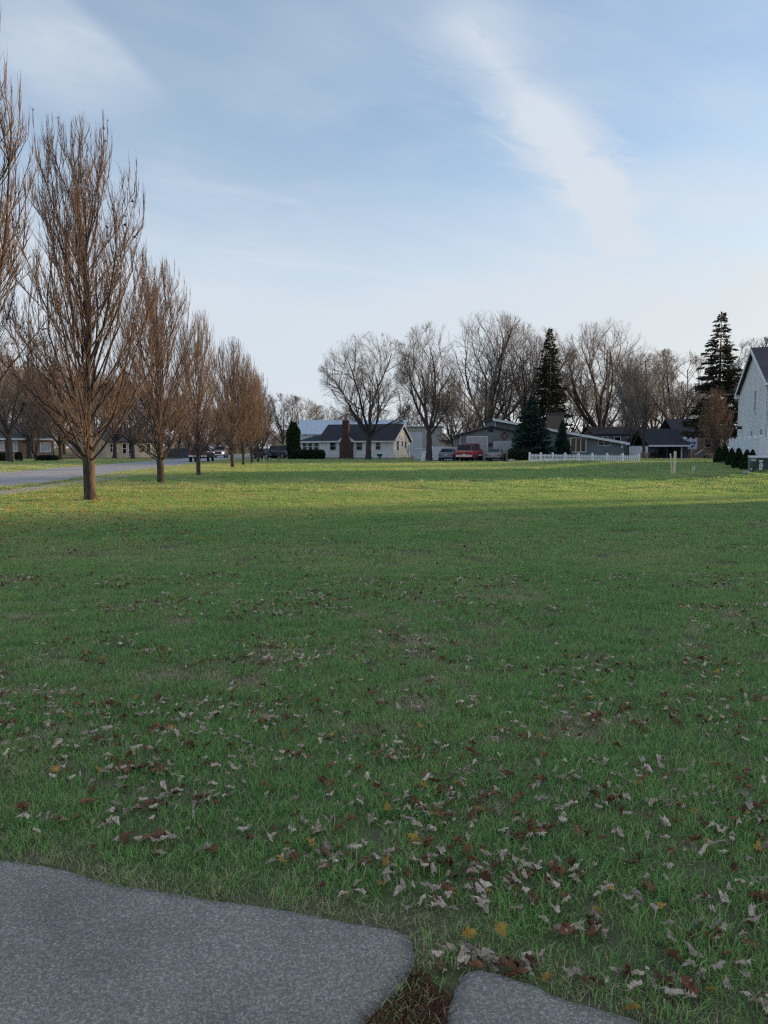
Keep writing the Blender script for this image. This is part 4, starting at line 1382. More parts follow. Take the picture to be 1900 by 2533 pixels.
# mailbox posts at the end of the tree row
for (px, py, top, lab) in ((661.5, 1141, 1104, 'thin dark pole left of the dark blue van'), (688.5, 1144, 1104, 'thin dark pole standing before the dark blue van')):
    g = G(px, py); h = P(px, top, g[1])[2]
    t = thing('signpost', lab, 'pole', g)
    MB().cyl((0, 0), .045, -.1, h, n=10).build('pole', M['dark_wall'], t)
    MB().lathe([(.06, h), (.06, h + .05), (.01, h + .09)], 10).build('finial', M['dark_wall'], t)
g = G(653, 1144); 
o = MB().box(-.045, .045, -.02, .02, -.1, .62).cyl((0, 0), .05, .62, .66).build('marker_stake', M['white_plastic'], None, g)
tag(o, 'short white marker stake beyond the last street trees', 'stake')

# ================================================================ TREES AND SHRUBS
def tubes(strands, sides):
    """skin many tapered strands at once; strands = [(points (n,3), radii (n,))]"""
    groups = {}
    for p, r in strands: groups.setdefault(len(p), []).append((p, r))
    V, Q, base = [], [], 0
    for n, lst in groups.items():
        p = np.array([a for a, _ in lst]); r = np.array([b for _, b in lst])
        m = len(lst)
        t = np.empty_like(p)
        t[:, 1:-1] = p[:, 2:] - p[:, :-2]; t[:, 0] = p[:, 1] - p[:, 0]; t[:, -1] = p[:, -1] - p[:, -2]
        t /= np.linalg.norm(t, axis=2, keepdims=True) + 1e-9
        ref = np.where(np.abs(t[..., 2:3]) > .9, np.array([1., 0, 0]), np.array([0, 0, 1.]))
        a = np.cross(t, ref); a /= np.linalg.norm(a, axis=2, keepdims=True) + 1e-9
        b = np.cross(t, a)
        w = np.arange(sides) * 2 * math.pi / sides
        ring = p[:, :, None] + r[:, :, None, None] * (a[:, :, None] * np.cos(w)[:, None] + b[:, :, None] * np.sin(w)[:, None])
        V.append(ring.reshape(-1, 3))
        k = np.arange(m)[:, None, None] * n * sides + np.arange(n - 1)[None, :, None] * sides
        j = np.arange(sides)[None, None, :]; j2 = (j + 1) % sides
        q = np.stack([k + j, k + j2, k + sides + j2, k + sides + j], -1).reshape(-1, 4) + base
        Q.append(q); base += m * n * sides
    return np.concatenate(V), np.concatenate(Q)


def tube_mesh(name, strands, sides, material, smooth=True):
    v, q = tubes(strands, sides)
    return np_mesh(name, v, q, material=material, smooth=smooth)


def nrm(v): return v / (np.linalg.norm(v) + 1e-9)


UP = np.array([0, 0, 1.0])


def pear_meshes(seed, density=1.0):
    """upright ornamental pear, about 11 m: short trunk, fan of limbs sweeping upward"""
    r_ = np.random.default_rng(seed)
    H = 11.1
    ez = np.array([0, 1.2, 1.9, 2.8, 4.3, 6.0, 7.5, 9.0, 10.0, 10.7, 11.1])
    er = np.array([.1, .45, 1.9, 2.65, 2.75, 2.35, 1.9, 1.45, 1.1, .68, .2])
    R_ = lambda z: float(np.interp(z, ez, er))
    n = 22
    z = np.concatenate([[-.12, 0, .12, .3, .6, .9, 1.15], np.linspace(1.5, H * .96, n - 7)])
    wob = np.cumsum(r_.normal(0, .028, (n, 2)), 0); wob[:7] *= .2; wob[7:] -= wob[7] - wob[6]
    lead = np.column_stack([wob, z])
    lr = np.interp(z, [-.12, 0, .15, .4, 1.0, 1.25, 1.6, 3, 6, 11], [.23, .20, .172, .158, .168, .155, .105, .070, .036, .006])
    trunk = [(lead, lr)]
    limbs, secs, twigs = [], [], []
    NL = 76
    for i in range(NL):
        az = i * 2.399 + r_.normal(0, .25)
        o = np.array([math.cos(az), math.sin(az), 0])
        if i % 6 == 0:                       # steep leaders that make the top
            z0 = r_.uniform(1.15, 4.2); th = r_.uniform(.10, .30); lift = .035
        else:                                # spreading limbs, flatter the lower they start
            f = (i / NL) ** 1.7
            z0 = 1.05 + f * 6.8; th = r_.uniform(.68, 1.12) * (1 - .5 * f); lift = .042
        base = np.array([np.interp(z0, lead[:, 2], lead[:, 0]), np.interp(z0, lead[:, 2], lead[:, 1]), z0])
        d = nrm(o * math.sin(th) + UP * math.cos(th)); q = [base]
        while len(q) < 48:
            d = nrm(d + UP * lift + r_.normal(0, .055, 3))
            nx = q[-1] + d * .22
            if nx[2] > H * .985 or (math.hypot(nx[0], nx[1]) > R_(nx[2]) * .97 and len(q) > 4): break
            q.append(nx)
        q = np.array(q)
        if len(q) < 5: continue
        pts = q[np.linspace(0, len(q) - 1, 9).round().astype(int)]
        s = np.linspace(0, 1, 9)
        Ln = len(q) * .22
        rb = min(.033, .005 + .0048 * Ln) * r_.uniform(.8, 1.15)
        limbs.append((pts, rb * (1 - s) ** 1.15 + .0045))
    def sub(p, tan, L, r0, store, npts, lift):
        d = nrm(tan * .75 + UP * lift + nrm(r_.normal(0, 1, 3)) * .55)
        st = L / (npts - 1); q = [p]
        for _ in range(npts - 1):
            d = nrm(d + UP * .14 + r_.normal(0, .085, 3))
            nx = q[-1] + d * st
            rr = math.hypot(nx[0], nx[1]); lim = R_(min(nx[2], H)) * 1.06
            if rr > lim: d = nrm(d * np.array([.35, .35, 1.2])); nx = q[-1] + d * st
            q.append(nx)
        q = np.array(q)
        if q[-1, 2] > H + .15: q[:, 2] -= 0; q = q[0] + (q - q[0]) * max(.25, (H - q[0, 2]) / (q[-1, 2] - q[0, 2] + 1e-6))
        store.append((q, np.linspace(r0, r0 * .3, npts)))
    lead_top = (lead[7:], lr[7:])
    for (p, rad) in limbs + [lead_top]:
        m = len(p)
        ns = 10 if m == 9 else 22
        for k in range(int(ns * density)):
            t = r_.uniform(.22, .97) * (m - 1); a = int(t); fr = t - a
            pos = p[a] * (1 - fr) + p[min(a + 1, m - 1)] * fr
            tan = nrm(p[min(a + 1, m - 1)] - p[a])
            sub(pos, tan, r_.uniform(.6, 2.1) * (1.1 - .4 * t / m), r_.uniform(.007, .012), secs, 6, .45)
    for (p, rad), step in [(x, .09) for x in limbs + [lead_top]] + [(x, .082) for x in secs]:
        m = len(p)
        L = np.linalg.norm(np.diff(p, axis=0), axis=1).sum()
        for k in range(int(L / step * density)):
            t = r_.uniform(.12, 1.0) * (m - 1); a = min(int(t), m - 2); fr = t - a
            pos = p[a] * (1 - fr) + p[a + 1] * fr
            sub(pos, nrm(p[a + 1] - p[a]), r_.uniform(.10, .46), r_.uniform(.0036, .0056), twigs, 3, .35)
    # crumpled leaves and fruit still clinging on
    tri, vv = [], []
    ends = [t[0][-1] for t in twigs]
    for k in r_.choice(len(ends), 130, replace=False):
        c = ends[k]
        if c[2] < 3.0 and r_.random() < .8: continue
        for _ in range(5):
            b = len(vv); s = r_.uniform(.014, .032)
            q = c + r_.normal(0, .02, 3)
            vv += [q + r_.normal(0, s, 3) for _ in range(3)]; tri.append((b, b + 1, b + 2))
    me = {}
    me['trunk'] = tube_mesh('trunk', trunk, 12, M['bark'])
    me['limbs'] = tube_mesh('limbs', limbs, 6, M['limb'])
    v1, q1 = tubes(secs, 4); v2, q2 = tubes(twigs, 3)
    me['crown'] = np_mesh('crown', np.concatenate([v1, v2]), np.concatenate([q1, q2 + len(v1)]), material=M['twig'], smooth=True)
    me['leaves'] = np_mesh('clinging_leaves', vv, None, tri, M['dead_leaf'])
    return me


def plant_pear(me, loc, H, rz, label, wide=1.0, group='street trees along the road', name='pear_tree'):
    t = thing(name, label, 'tree', loc, rz, group)
    s = H / 11.1
    t.scale = (s * wide, s * wide, s)
    link('trunk', me['trunk'], t); link('limbs', me['limbs'], t); link('crown', me['crown'], t)
    tag(link('clinging_leaves', me['leaves'], t), kind='stuff')
    return t


PEARS = [pear_meshes(3, 1.12), pear_meshes(14, 1.2), pear_meshes(27, 1.1)]
ordn = ['nearest street tree, cut by the left picture edge, bare branches reaching in', 'tall bare upright street tree with thick trunk, first whole tree in the row',
        'second whole bare street tree in the row, standing before the cream house', 'third whole bare street tree in the row, slim trunk before the black pickup',
        'fourth whole bare street tree in the row, beyond the gap', 'fifth whole bare street tree in the row, glowing orange', 'sixth whole bare street tree in the row, glowing orange',
        'last bare street tree at the far end of the row']
for k, (Y, H, wd, rz, v) in enumerate(((12.6, 9.9, 1.08, 0.4, 1), (22.05, 10.6, 1.06, 0.0, 0), (31.6, 9.1, 1.06, 2.2, 1), (41.2, 8.7, .88, 1.1, 2), (56.8, 9.5, 1.05, 3.6, 1),
                                       (64.8, 9.3, 1.0, 5.0, 0), (72, 9.0, .94, 0.9, 2), (79, 9.1, 1.0, 4.1, 0))):
    X = (801 - 12770 / Y - 950) / 1900 * Y
    plant_pear(PEARS[v], (X, Y, 0), H, rz, ordn[k], wd)


def broad_meshes(seed, H, rx, zlow, zfork, tr, mains, nch=(7, 7, 8), up=.10, spread=(.45, .85), twig_r=.012, bark='bark2', twig='twig2', lean=(0, 0), rz_bias=0.0):
    """bare spreading tree: trunk forks into limbs that branch until they fill the crown"""
    r_ = np.random.default_rng(seed)
    zc, rzz = (H + zlow) / 2, (H - zlow) / 2
    C = np.array([lean[0], lean[1], zc]); S = np.array([rx, rx, rzz])

    def room(p, d):
        a = (p - C) / S; b = d / S
        A = b @ b; B = a @ b; D = a @ a - 1
        disc = B * B - A * D
        if disc <= 0: return 0.0
        return max(0.0, (-B + math.sqrt(disc)) / A)
    levels = [[], [], [], [], []]

    def grow(p, d, L, r0, lev):
        n = (8, 8, 6, 4, 3)[lev]
        st = L / (n - 1); q = [p]; w = (.10, .13, .15, .16, .16)[lev]
        for _ in range(n - 1):
            d = nrm(d + UP * up * (1 if lev < 3 else .5) + r_.normal(0, w, 3)); q.append(q[-1] + d * st)
        q = np.array(q)
        end = (.35, .3, .35, .4, .4)[lev]
        levels[lev].append((q, r0 * np.linspace(1, end, n) ** 1.0))
        return q
    # trunk
    n = 8
    s = np.linspace(0, 1, n)
    top = np.array([lean[0] * .25, lean[1] * .25, zfork])
    tp = top * s[:, None] + np.column_stack([r_.normal(0, .03, (n, 2)) * (s[:, None] > 0), np.zeros(n)])
    tp[0, 2] = -.15
    levels[0].append((tp, tr * np.interp(s, [0, .08, .25, 1], [1.5, 1.2, 1.0, .85])))
    for i in range(mains):
        az = i * 2.399 + r_.normal(0, .3)
        inc = r_.uniform(*spread) * (1 if i else .15)
        d = nrm(np.array([math.cos(az) * math.sin(inc), math.sin(az) * math.sin(inc), math.cos(inc) + rz_bias]))
        p0 = tp[-1] - UP * r_.uniform(0, zfork * .18) + d * .05
        L = max(1.5, room(p0, d) * r_.uniform(.78, .95))
        a = grow(p0, d, L, tr * r_.uniform(.42, .62), 1)
        stack = [(a, tr * .5, 1)]
        while stack:
            q, r0, lev = stack.pop()
            if lev > 3: continue
            m = len(q)
            for k in range(nch[lev - 1]):
                t = (r_.uniform(.25, 1.0)) * (m - 1); b = min(int(t), m - 2); fr = t - b
                pos = q[b] * (1 - fr) + q[b + 1] * fr
                tan = nrm(q[b + 1] - q[b])
                side = nrm(np.cross(tan, r_.normal(0, 1, 3)))
                ang = r_.uniform(.45, .95)
                d = nrm(tan * math.cos(ang) + side * math.sin(ang) + UP * .12)
                rm = room(pos, d)
                L0 = np.linalg.norm(q[-1] - q[0])
                if lev == 3: L = min(r_.uniform(.5, 1.25), rm + .35)
                else: L = min(L0 * r_.uniform(.42, .75), rm * r_.uniform(.8, 1.05) + .2)
                if L < .25: continue
                rr = r0 * (1 - .6 * t / m) * r_.uniform(.38, .55)
                rr = max(rr, twig_r * (1.3 if lev < 3 else 1.0)) if lev < 3 else twig_r * r_.uniform(.7, 1.1)
                c = grow(pos, d, L, rr, lev + 1)
                stack.append((c, rr, lev + 1))
    me = {'trunk': tube_mesh('trunk', levels[0], 10, M[bark]), 'limbs': tube_mesh('limbs', levels[1], 6, M[bark])}
    parts = [tubes(levels[2], 4), tubes(levels[3], 3), tubes(levels[4], 3)]
    V, Q, b = [], [], 0
    for v, q in parts: V.append(v); Q.append(q + b); b += len(v)
    me['crown'] = np_mesh('crown', np.concatenate(V), np.concatenate(Q), material=M[twig], smooth=True)
    return me


def plant(me, name, label, loc, rz=0.0, s=1.0, sz=None, group=None, cat='tree'):
    t = thing(name, label, cat, loc, rz, group)
    t.scale = (s, s, sz or s)
    for k in me: link(k, me[k], t)
    return t


def at_px(px, Y, z=0.0): return (float((px - 950) / 1900 * Y), Y, z)


# big trees by the houses at the back
B_round = broad_meshes(21, 15.6, 6.3, 3.0, 3.2, .36, 8, (9, 9, 11), .06, (.35, 1.1), .0095)
plant(B_round, 'maple_tree', 'round-crowned bare tree in front of the white cottage', at_px(912, 95.5))
B_fork = broad_meshes(5, 15.9, 3.9, 3.6, 3.4, .36, 6, (9, 9, 11), .14, (.15, .8), .0095, twig='twig3')
plant(B_fork, 'maple_tree', 'tall narrow bare tree with forked trunk between cottage and silver-blue car', at_px(1061, 89.6))
B_low = broad_meshes(44, 10.5, 5.6, 2.0, 2.0, .24, 8, (8, 8, 8), .0, (.5, 1.3), .013, twig='twig3')
plant(B_low, 'bare_tree', 'low spreading bare tree with dense tan twigs above the grey garage roof edge', at_px(1130, 112))
B_cot = broad_meshes(8, 25.0, 10.5, 4.0, 4.2, .60, 9, (9, 9, 10), .10, (.25, .95), .0120)
B_cot2 = broad_meshes(9, 24.0, 10.0, 4.0, 3.6, .58, 10, (9, 9, 10), .09, (.3, 1.0), .0120, twig='twig3')
plant(B_cot, 'cottonwood_tree', 'huge bare tree rising behind the grey garage, tallest of the back trees', at_px(1205, 135))
plant(B_cot2, 'cottonwood_tree', 'huge bare tree with leaning limbs behind the garage and tall dark spruce', at_px(1302, 140), 2.0, .98)
plant(B_cot, 'cottonwood_tree', 'large fan-shaped bare tree behind the low blue-grey house', at_px(1482, 131), 2.4, .92)
plant(B_cot2, 'cottonwood_tree', 'large bare tree behind the grey house, left of the carport roof', at_px(1570, 150), 4.0, .88)
B_mid = broad_meshes(31, 12.5, 3.6, 2.6, 2.0, .2, 7, (7, 7, 7), .14, (.2, .7), .012)
plant(B_mid, 'bare_tree', 'grey many-stemmed bare tree by the low end of the blue-grey house', at_px(1590, 92), 0, 1.0)
plant(B_mid, 'bare_tree', 'unseen bare tree added to soften the shadow edge, past the low house corner', (19.6, 25.6, 0), 1.0, .92)  # off-frame tree added to break up the low house's shadow edge
plant(B_mid, 'bare_tree', 'unseen bare tree added to soften the shadow edge, farther behind the low house', (25, 28.4, 0), 2.7, .95)  # second off-frame tree, added for the same softer shadow edge
plant(B_mid, 'bare_tree', 'slender bare tree before the dark carport roof', at_px(1556, 101), 2.0, .8)
B_far = broad_meshes(61, 16.0, 7.0, 3.0, 3.4, .38, 7, (7, 7, 7), .10, (.3, .9), .020)
B_far2 = broad_meshes(62, 14.0, 6.2, 2.4, 2.6, .32, 8, (7, 7, 6), .07, (.4, 1.0), .022, twig='twig3')
plant(B_far, 'bare_tree', 'bare tree behind the carport roof, left of the tall fir', at_px(1665, 140), .6, 1.2)
plant(B_far2, 'bare_tree', 'bare tree between the carport and the tall fir trunk', at_px(1705, 128), 1.6, .85)
plant(B_far, 'bare_tree', 'sun-warmed bare tree behind the tall pale house, right of the fir', at_px(1848, 118), 3.3, 1.12)
plant(B_far2, 'bare_tree', 'sun-warmed bare tree at right edge above the tall pale house roof', at_px(1905, 112), 4.3, 1.15)
# across the road
plant(B_far, 'bare_tree', 'bare tree with grey trunk in front of the tan brick house', at_px(25, 80), 1.0, .86)
B_multi = broad_meshes(71, 7.0, 3.4, 1.0, .35, .12, 8, (7, 7, 7), .12, (.2, .7), .012)
plant(B_multi, 'bare_tree', 'small many-stemmed bare tree on the far lawn before white windows', at_px(90, 84), .5)
plant(B_far2, 'bare_tree', 'bare tree with sunlit trunk right of the tan brick house', at_px(152, 92), 2.5, .8)
plant(B_far, 'bare_tree', 'bare tree with dark trunk left of the cream house', at_px(286, 108), 5.0, .72)
plant(B_far2, 'bare_tree', 'bare tree with thick trunk before the sunlit cream wall', at_px(330, 106), 3.0, .82)
# woods behind, each tree its own thing
k = 0
back = [(-20, 150, 1.2), (50, 165, 1.25), (100, 128, .95), (160, 170, 1.2), (215, 140, .9), (265, 175, 1.2), (330, 180, 1.1), (390, 170, .95), (445, 165, .8), (510, 175, .8), (570, 165, .7), (-60, 120, 1.15), (20, 135, 1.1), (75, 110, .9), (130, 150, 1.1), (185, 125, .85), (240, 160, 1.1), (300, 150, .9), (360, 165, .95), (420, 150, .7), (470, 185, .9), (540, 200, .85),
        (600, 190, .75), (650, 170, .72), (700, 165, .86), (745, 190, 1.0), (800, 210, .8), (860, 205, .8), (930, 195, .75), (1000, 180, .85), (1060, 190, 1.0), (1120, 170, 1.0),
        (1170, 185, 1.15), (1250, 175, 1.2), (1340, 185, 1.25), (1400, 165, 1.1), (1440, 190, 1.2), (1530, 180, 1.15), (1610, 180, 1.2), (1640, 200, 1.1), (1690, 170, 1.0), (1740, 185, 1.2),
        (1790, 160, 1.05), (1830, 180, 1.3), (1890, 170, 1.2)]
for (px, Y, s) in back:
    m = (B_far, B_far2)[k % 2]
    side = 'left woods across the road' if px < 500 else ('woods behind the cottage' if px < 1080 else 'woods behind the garage and carport')
    plant(m, 'bare_tree', 'bare tree in the ' + side, at_px(px, Y), k * 1.3, s * random.uniform(.94, 1.05), None, 'bare trees in the ' + side)
    k += 1
# pear in the yard behind the fence
plant_pear(PEARS[1], at_px(1764, 68, hz(30, 68)), 6.4, 1.0, 'young russet bare tree before the tall fir, behind the small evergreens', 1.15, None, 'pear_tree')


def leafy(points, dirs, L, W, r_, bend=.3):
    """little two-triangle sprays at points, along dirs"""
    n = len(points)
    d = dirs / (np.linalg.norm(dirs, axis=1, keepdims=True) + 1e-9)
    side = np.cross(d, r_.normal(0, 1, (n, 3))); side /= np.linalg.norm(side, axis=1, keepdims=True) + 1e-9
    L = L[:, None]; W = W[:, None]
    a = points - side * W * .5; b = points + side * W * .5
    nrml = np.cross(side, d)
    c = points + d * L * .55 + side * W * .6 + nrml * L * bend * .3; e = points + d * L * .55 - side * W * .6 + nrml * L * bend * .3
    tip = points + d * L - UP * L * bend * .3
    v = np.stack([a, b, c, e, tip], 1).reshape(-1, 3)
    k = np.arange(n)[:, None] * 5
    q = k + np.array([[0, 1, 2, 3]]); t = k + np.array([[3, 2, 4]])
    tint = np.repeat(r_.uniform(0, 1, n), 5)
    return v, q, t, tint


def conifer_meshes(seed, H, Rb, z0, step, nb, ns, droop, foliage, spl=.45, spw=.13, ragged=.25, power=.85):
    r_ = np.random.default_rng(seed)
    pts, dirs, sl, br = [], [], [], []
    z = z0
    while z < H - .15:
        f = (z - z0) / (H - z0)
        Rz_ = Rb * (1 - f) ** power + .08
        for k in range(nb):
            if r_.random() < ragged * .6: continue
            az = r_.uniform(0, 2 * math.pi); L = Rz_ * r_.uniform(1 - ragged * 1.6, 1.05)
            zz = z + r_.normal(0, step * .3)
            o = np.array([math.cos(az), math.sin(az), 0])
            s = np.linspace(0, 1, 5)
            dz = L * (droop[0] * s + droop[1] * s ** 2) * (1 - f * 1.2)
            p = o * (L * s)[:, None] + UP * (zz + dz)[:, None]
            br.append((p, np.linspace(.035, .008, 5) * (1.2 - f)))
            m = max(4, int(ns * L / Rb))
            t = r_.uniform(.12, 1, m) ** .8
            q = np.column_stack([np.interp(t, s, p[:, i]) for i in range(3)])
            perp = np.cross(o, UP)
            lat = r_.normal(0, 1, m)
            q += perp * (lat * .22 * L * (1 - t * .6))[:, None] + UP * r_.normal(0, .05, m)[:, None]
            d = o * .8 + perp * (lat * .7)[:, None] + UP * r_.normal(-.12, .28, m)[:, None]
            pts.append(q); dirs.append(d); sl.append(np.full(m, spl * (.55 + .45 * (1 - f))))
        z += step * (1 - .35 * f)
    # leader tip
    m = 14
    pts.append(np.column_stack([r_.normal(0, .04, m), r_.normal(0, .04, m), r_.uniform(H - .9, H - .15, m)])); dirs.append(r_.normal(0, .35, (m, 3)) + UP); sl.append(np.full(m, spl * .6))
    pts = np.concatenate(pts); dirs = np.concatenate(dirs); sl = np.concatenate(sl) * r_.uniform(.7, 1.2, len(pts))
    v, q, t, tint = leafy(pts, dirs, sl, sl * spw / spl, r_)
    s = np.linspace(0, 1, 8)
    tp = np.column_stack([np.zeros(8), np.zeros(8), -.15 + (H - .1) * s])
    return {'trunk': tube_mesh('trunk', [(tp, np.interp(s, [0, .05, 1], [.028 * H, .02 * H, .008]))], 8, M['bark2']),
            'limbs': tube_mesh('limbs', br, 3, M['bark2']),
            'crown': np_mesh('crown', v, q, t, M[foliage], tint=tint)}


C_blue = conifer_meshes(4, 7.5, 3.0, .25, .26, 13, 46, (-.05, .12), 'spruce', .42, .15, .18)
plant(C_blue, 'spruce_tree', 'dense dark blue-green spruce before the grey garage', at_px(1313, 89.5))
C_tall = conifer_meshes(6, 20.5, 4.7, 1.2, .42, 11, 48, (-.30, .16), 'fir', .62, .20, .34, .8)
plant(C_tall, 'spruce_tree', 'tall brownish spruce rising behind the dark blue-green spruce', at_px(1354, 124))
C_fir = conifer_meshes(17, 18.6, 4.3, 3.4, .50, 9, 58, (-.16, .10), 'fir', .66, .20, .42, .66)
plant(C_fir, 'fir_tree', 'tall ragged dark fir standing between camper and tall pale house', at_px(1771, 99))
plant(C_blue, 'spruce_tree', 'small dark spruce at the wall left of the white-framed windows', at_px(1389, 95), 1.0, .46, .66)
for k, (x, y, h) in enumerate(((57, 95, 13), (60, 100, 15), (58.5, 105, 16), (61, 109, 18), (60, 113.5, 19), (62, 118, 19), (63, 122, 18), (66, 126, 16), (67, 131, 15.5))):  # unseen row added to throw shade over the cottage and garage
    plant(C_blue, 'spruce_tree', 'unseen spruce added to shade the cottage from beyond the tall pale house', (x, y, 0), k * 1.3, h / 7.5 * .95, h / 7.5, 'added spruces screening the low sun')



def shell_meshes(seed, n, outline, H, R0, foliage, L, W, boxy=None, upright=.8, core='core'):
    """clipped or columnar evergreen: outline(f) gives relative radius at height f; boxy = half sizes for hedges"""
    r_ = np.random.default_rng(seed)
    if boxy is None:
        f = r_.uniform(0, 1, n * 2); keep = r_.uniform(0, 1.0, n * 2) < np.array([outline(x) for x in f]) + .12
        f = f[keep][:n]; m = len(f)
        az = r_.uniform(0, 2 * math.pi, m)
        rad = R0 * np.array([outline(x) for x in f]) * (1 - .25 * r_.uniform(0, 1, m) ** 2) * (1 + .10 * np.sin(3 * az + 9 * f) + .06 * np.sin(7 * az - 17 * f))
        o = np.column_stack([np.cos(az), np.sin(az), np.zeros(m)])
        p = o * rad[:, None] + UP * (f * H)[:, None]
        d = o * (1 - upright) + UP * upright + r_.normal(0, .28, (m, 3))
    else:
        bx, by, bz = boxy
        u = r_.normal(0, 1, (n, 3)); u /= (np.abs(u) ** 4).sum(1, keepdims=True) ** .25
        u[:, 2] = np.abs(u[:, 2]) if False else u[:, 2]
        lump = 1 + .07 * np.sin(5 * u[:, 0] + seed) * np.cos(4 * u[:, 1]) + .05 * np.sin(9 * u[:, 2] + 7 * u[:, 0])
        p = u * np.array([bx, by, bz]) * lump[:, None] * (1 - .15 * r_.uniform(0, 1, n) ** 2)[:, None] + UP * bz
        p[:, 2] = np.maximum(p[:, 2], .02)
        d = u * (1 - upright) + UP * upright * .6 + r_.normal(0, .35, (n, 3))
    m = len(p)
    v, q, t, tint = leafy(p, d, L * r_.uniform(.6, 1.3, m), W * r_.uniform(.7, 1.2, m), r_)
    mb = MB()
    if boxy is None:
        fs = np.linspace(0, 1, 10)
        mb.lathe([(max(.01, R0 * .80 * outline(x)), x * H * .97) for x in fs], 12)
        core_me = mb.mesh('core', M[core], True)
    else:
        rings = []
        for i in range(9):
            th = math.pi * i / 8
            c = math.cos(th); zz = bz * (1 - .86 * np.sign(c) * abs(c) ** .5); s = abs(math.sin(th)) ** .5
            rings.append((max(s, .02), zz))
        k = 14
        for (s, zz) in rings:
            for j in range(k):
                w = 2 * math.pi * j / k
                cx_, sx_ = math.cos(w), math.sin(w)
                mb.v.append((bx * .86 * s * np.sign(cx_) * abs(cx_) ** .5, by * .86 * s * np.sign(sx_) * abs(sx_) ** .5, zz))
        for i in range(8):
            for j in range(k):
                mb.f.append((i * k + j, i * k + (j + 1) % k, (i + 1) * k + (j + 1) % k, (i + 1) * k + j))
        core_me = mb.mesh('core', M[core], True)
    return {'foliage': np_mesh('foliage', v, q, t, M[foliage], tint=tint), 'stems': core_me}


cone = lambda f: (1 - f) ** .75 * min(1, .55 + f * 3.0) + .02
colm = lambda f: min(1, .75 + 1.5 * f) * (1 - max(0, f - .72) / .28 * .72 if f > .72 else 1)
A_cone = shell_meshes(2, 2600, cone, 1.0, .30, 'arbor', .075, .03)
for i, (px, py, top, lab) in enumerate(((1778, 1147, 1107, 'last in the row of small cone evergreens, farthest from the cabinet'), (1792, 1149, 1101, 'tallest and second farthest of the small cone evergreens by white fence'),
                                         (1809, 1154, 1110, 'middle one of the small cone evergreens by the white fence'), (1826, 1160, 1110, 'second nearest small cone evergreen, left of the transformer cabinet'),
                                         (1846.5, 1165, 1114, 'nearest small cone evergreen, touching the transformer cabinet edge'))):
    g = G(px, py); h = P(px, top, g[1])[2] - g[2]
    w = h * 1.15
    plant(A_cone, 'arborvitae', lab, g, i * 1.7, w, h, 'small evergreens in front of the white fence', 'shrub')
g = P(1861.5, 1130, 39.6)
plant(A_cone, 'arborvitae', 'small cone evergreen peeking over the transformer cabinet', (g[0], 39.6, .36), 1.0, 1.05, P(1861, 1114, 39.6)[2] - .36, 'small evergreens in front of the white fence', 'shrub')
A_col = shell_meshes(3, 5200, colm, 4.75, .80, 'arbor', .26, .09)
plant(A_col, 'columnar_evergreen', 'tall dark columnar evergreen at the left end of the white cottage', at_px(727, 100.5), 0, 1, None, None, 'shrub')
H_a = shell_meshes(4, 3600, None, 1, 1, 'hedge', .16, .07, (1.0, .9, .62))
H_b = shell_meshes(5, 4200, None, 1, 1, 'hedge', .16, .07, (1.35, .9, .60))
plant(H_a, 'hedge', 'rounded dark hedge below the columnar evergreen', at_px(740, 98.5), 0, 1.0, None, 'dark hedges before the cottage porch', 'hedge')
plant(H_b, 'hedge', 'wide rounded dark hedge before the cottage porch windows', at_px(778, 98.6), 0, 1.0, None, 'dark hedges before the cottage porch', 'hedge')
plant(H_b, 'hedge', 'clipped dark bush between the weathered post and picket fence', at_px(1283, 85.2), .2, 1.0, 1.0, None, 'hedge')
plant(H_a, 'hedge', 'dark square bush at the carport driveway beside the dry shrub', at_px(1617, 90), .2, .45, .75, None, 'hedge')
plant(H_b, 'hedge', 'low dark clipped hedge below the white windows of brick house', at_px(119, 86.5), .1, .8, .55, None, 'hedge')
plant(H_a, 'hedge', 'small round dark bush behind the grey tree trunk', at_px(49, 84.5), .1, .34, .78, None, 'hedge')
plant(H_b, 'hedge', 'dark clipped hedge at the far left picture edge', at_px(-3, 84), .1, .7, .78, None, 'hedge')
H_g = shell_meshes(6, 2600, None, 1, 1, 'gold_bush', .16, .08, (.55, .55, .95), core='core_gold')
plant(H_g, 'golden_bush', 'bright yellow-green bush beside the columnar evergreen', at_px(702, 112), 0, 1.0, None, None, 'shrub')
# dry twiggy shrub at the end of the picket fence
r_ = np.random.default_rng(9)
st, tw = [], []
for i in range(46):
    az = r_.uniform(0, 6.28); inc = r_.uniform(.05, .75)
    d = np.array([math.cos(az) * math.sin(inc), math.sin(az) * math.sin(inc), math.cos(inc)])
    q = [np.array([r_.normal(0, .08), r_.normal(0, .08), -.03])]
    for _ in range(5): d = nrm(d + r_.normal(0, .1, 3)); q.append(q[-1] + d * r_.uniform(.16, .26))
    q = np.array(q); st.append((q, np.linspace(.014, .006, 6)))
    for _ in range(9):
        a = r_.integers(1, 5); e = nrm(nrm(q[a + 1] - q[a]) + r_.normal(0, .6, 3)); p = q[a]
        tw.append((np.array([p, p + e * .13, p + e * .28 + r_.normal(0, .03, 3)]), np.array([.007, .006, .004])))
D_b = {'stems': tube_mesh('stems', st, 4, M['bark2']), 'twigs': tube_mesh('twigs', tw, 3, M['twig3'])}
plant(D_b, 'dry_shrub', 'brown leafless shrub at the right end of the picket fence', at_px(1592, 80.5), 0, 1.05, 1.1, None, 'shrub')
plant(D_b, 'dry_shrub', 'small leafless shrub in front of the camper', at_px(1757, 82), 0, .9, .9, None, 'shrub')

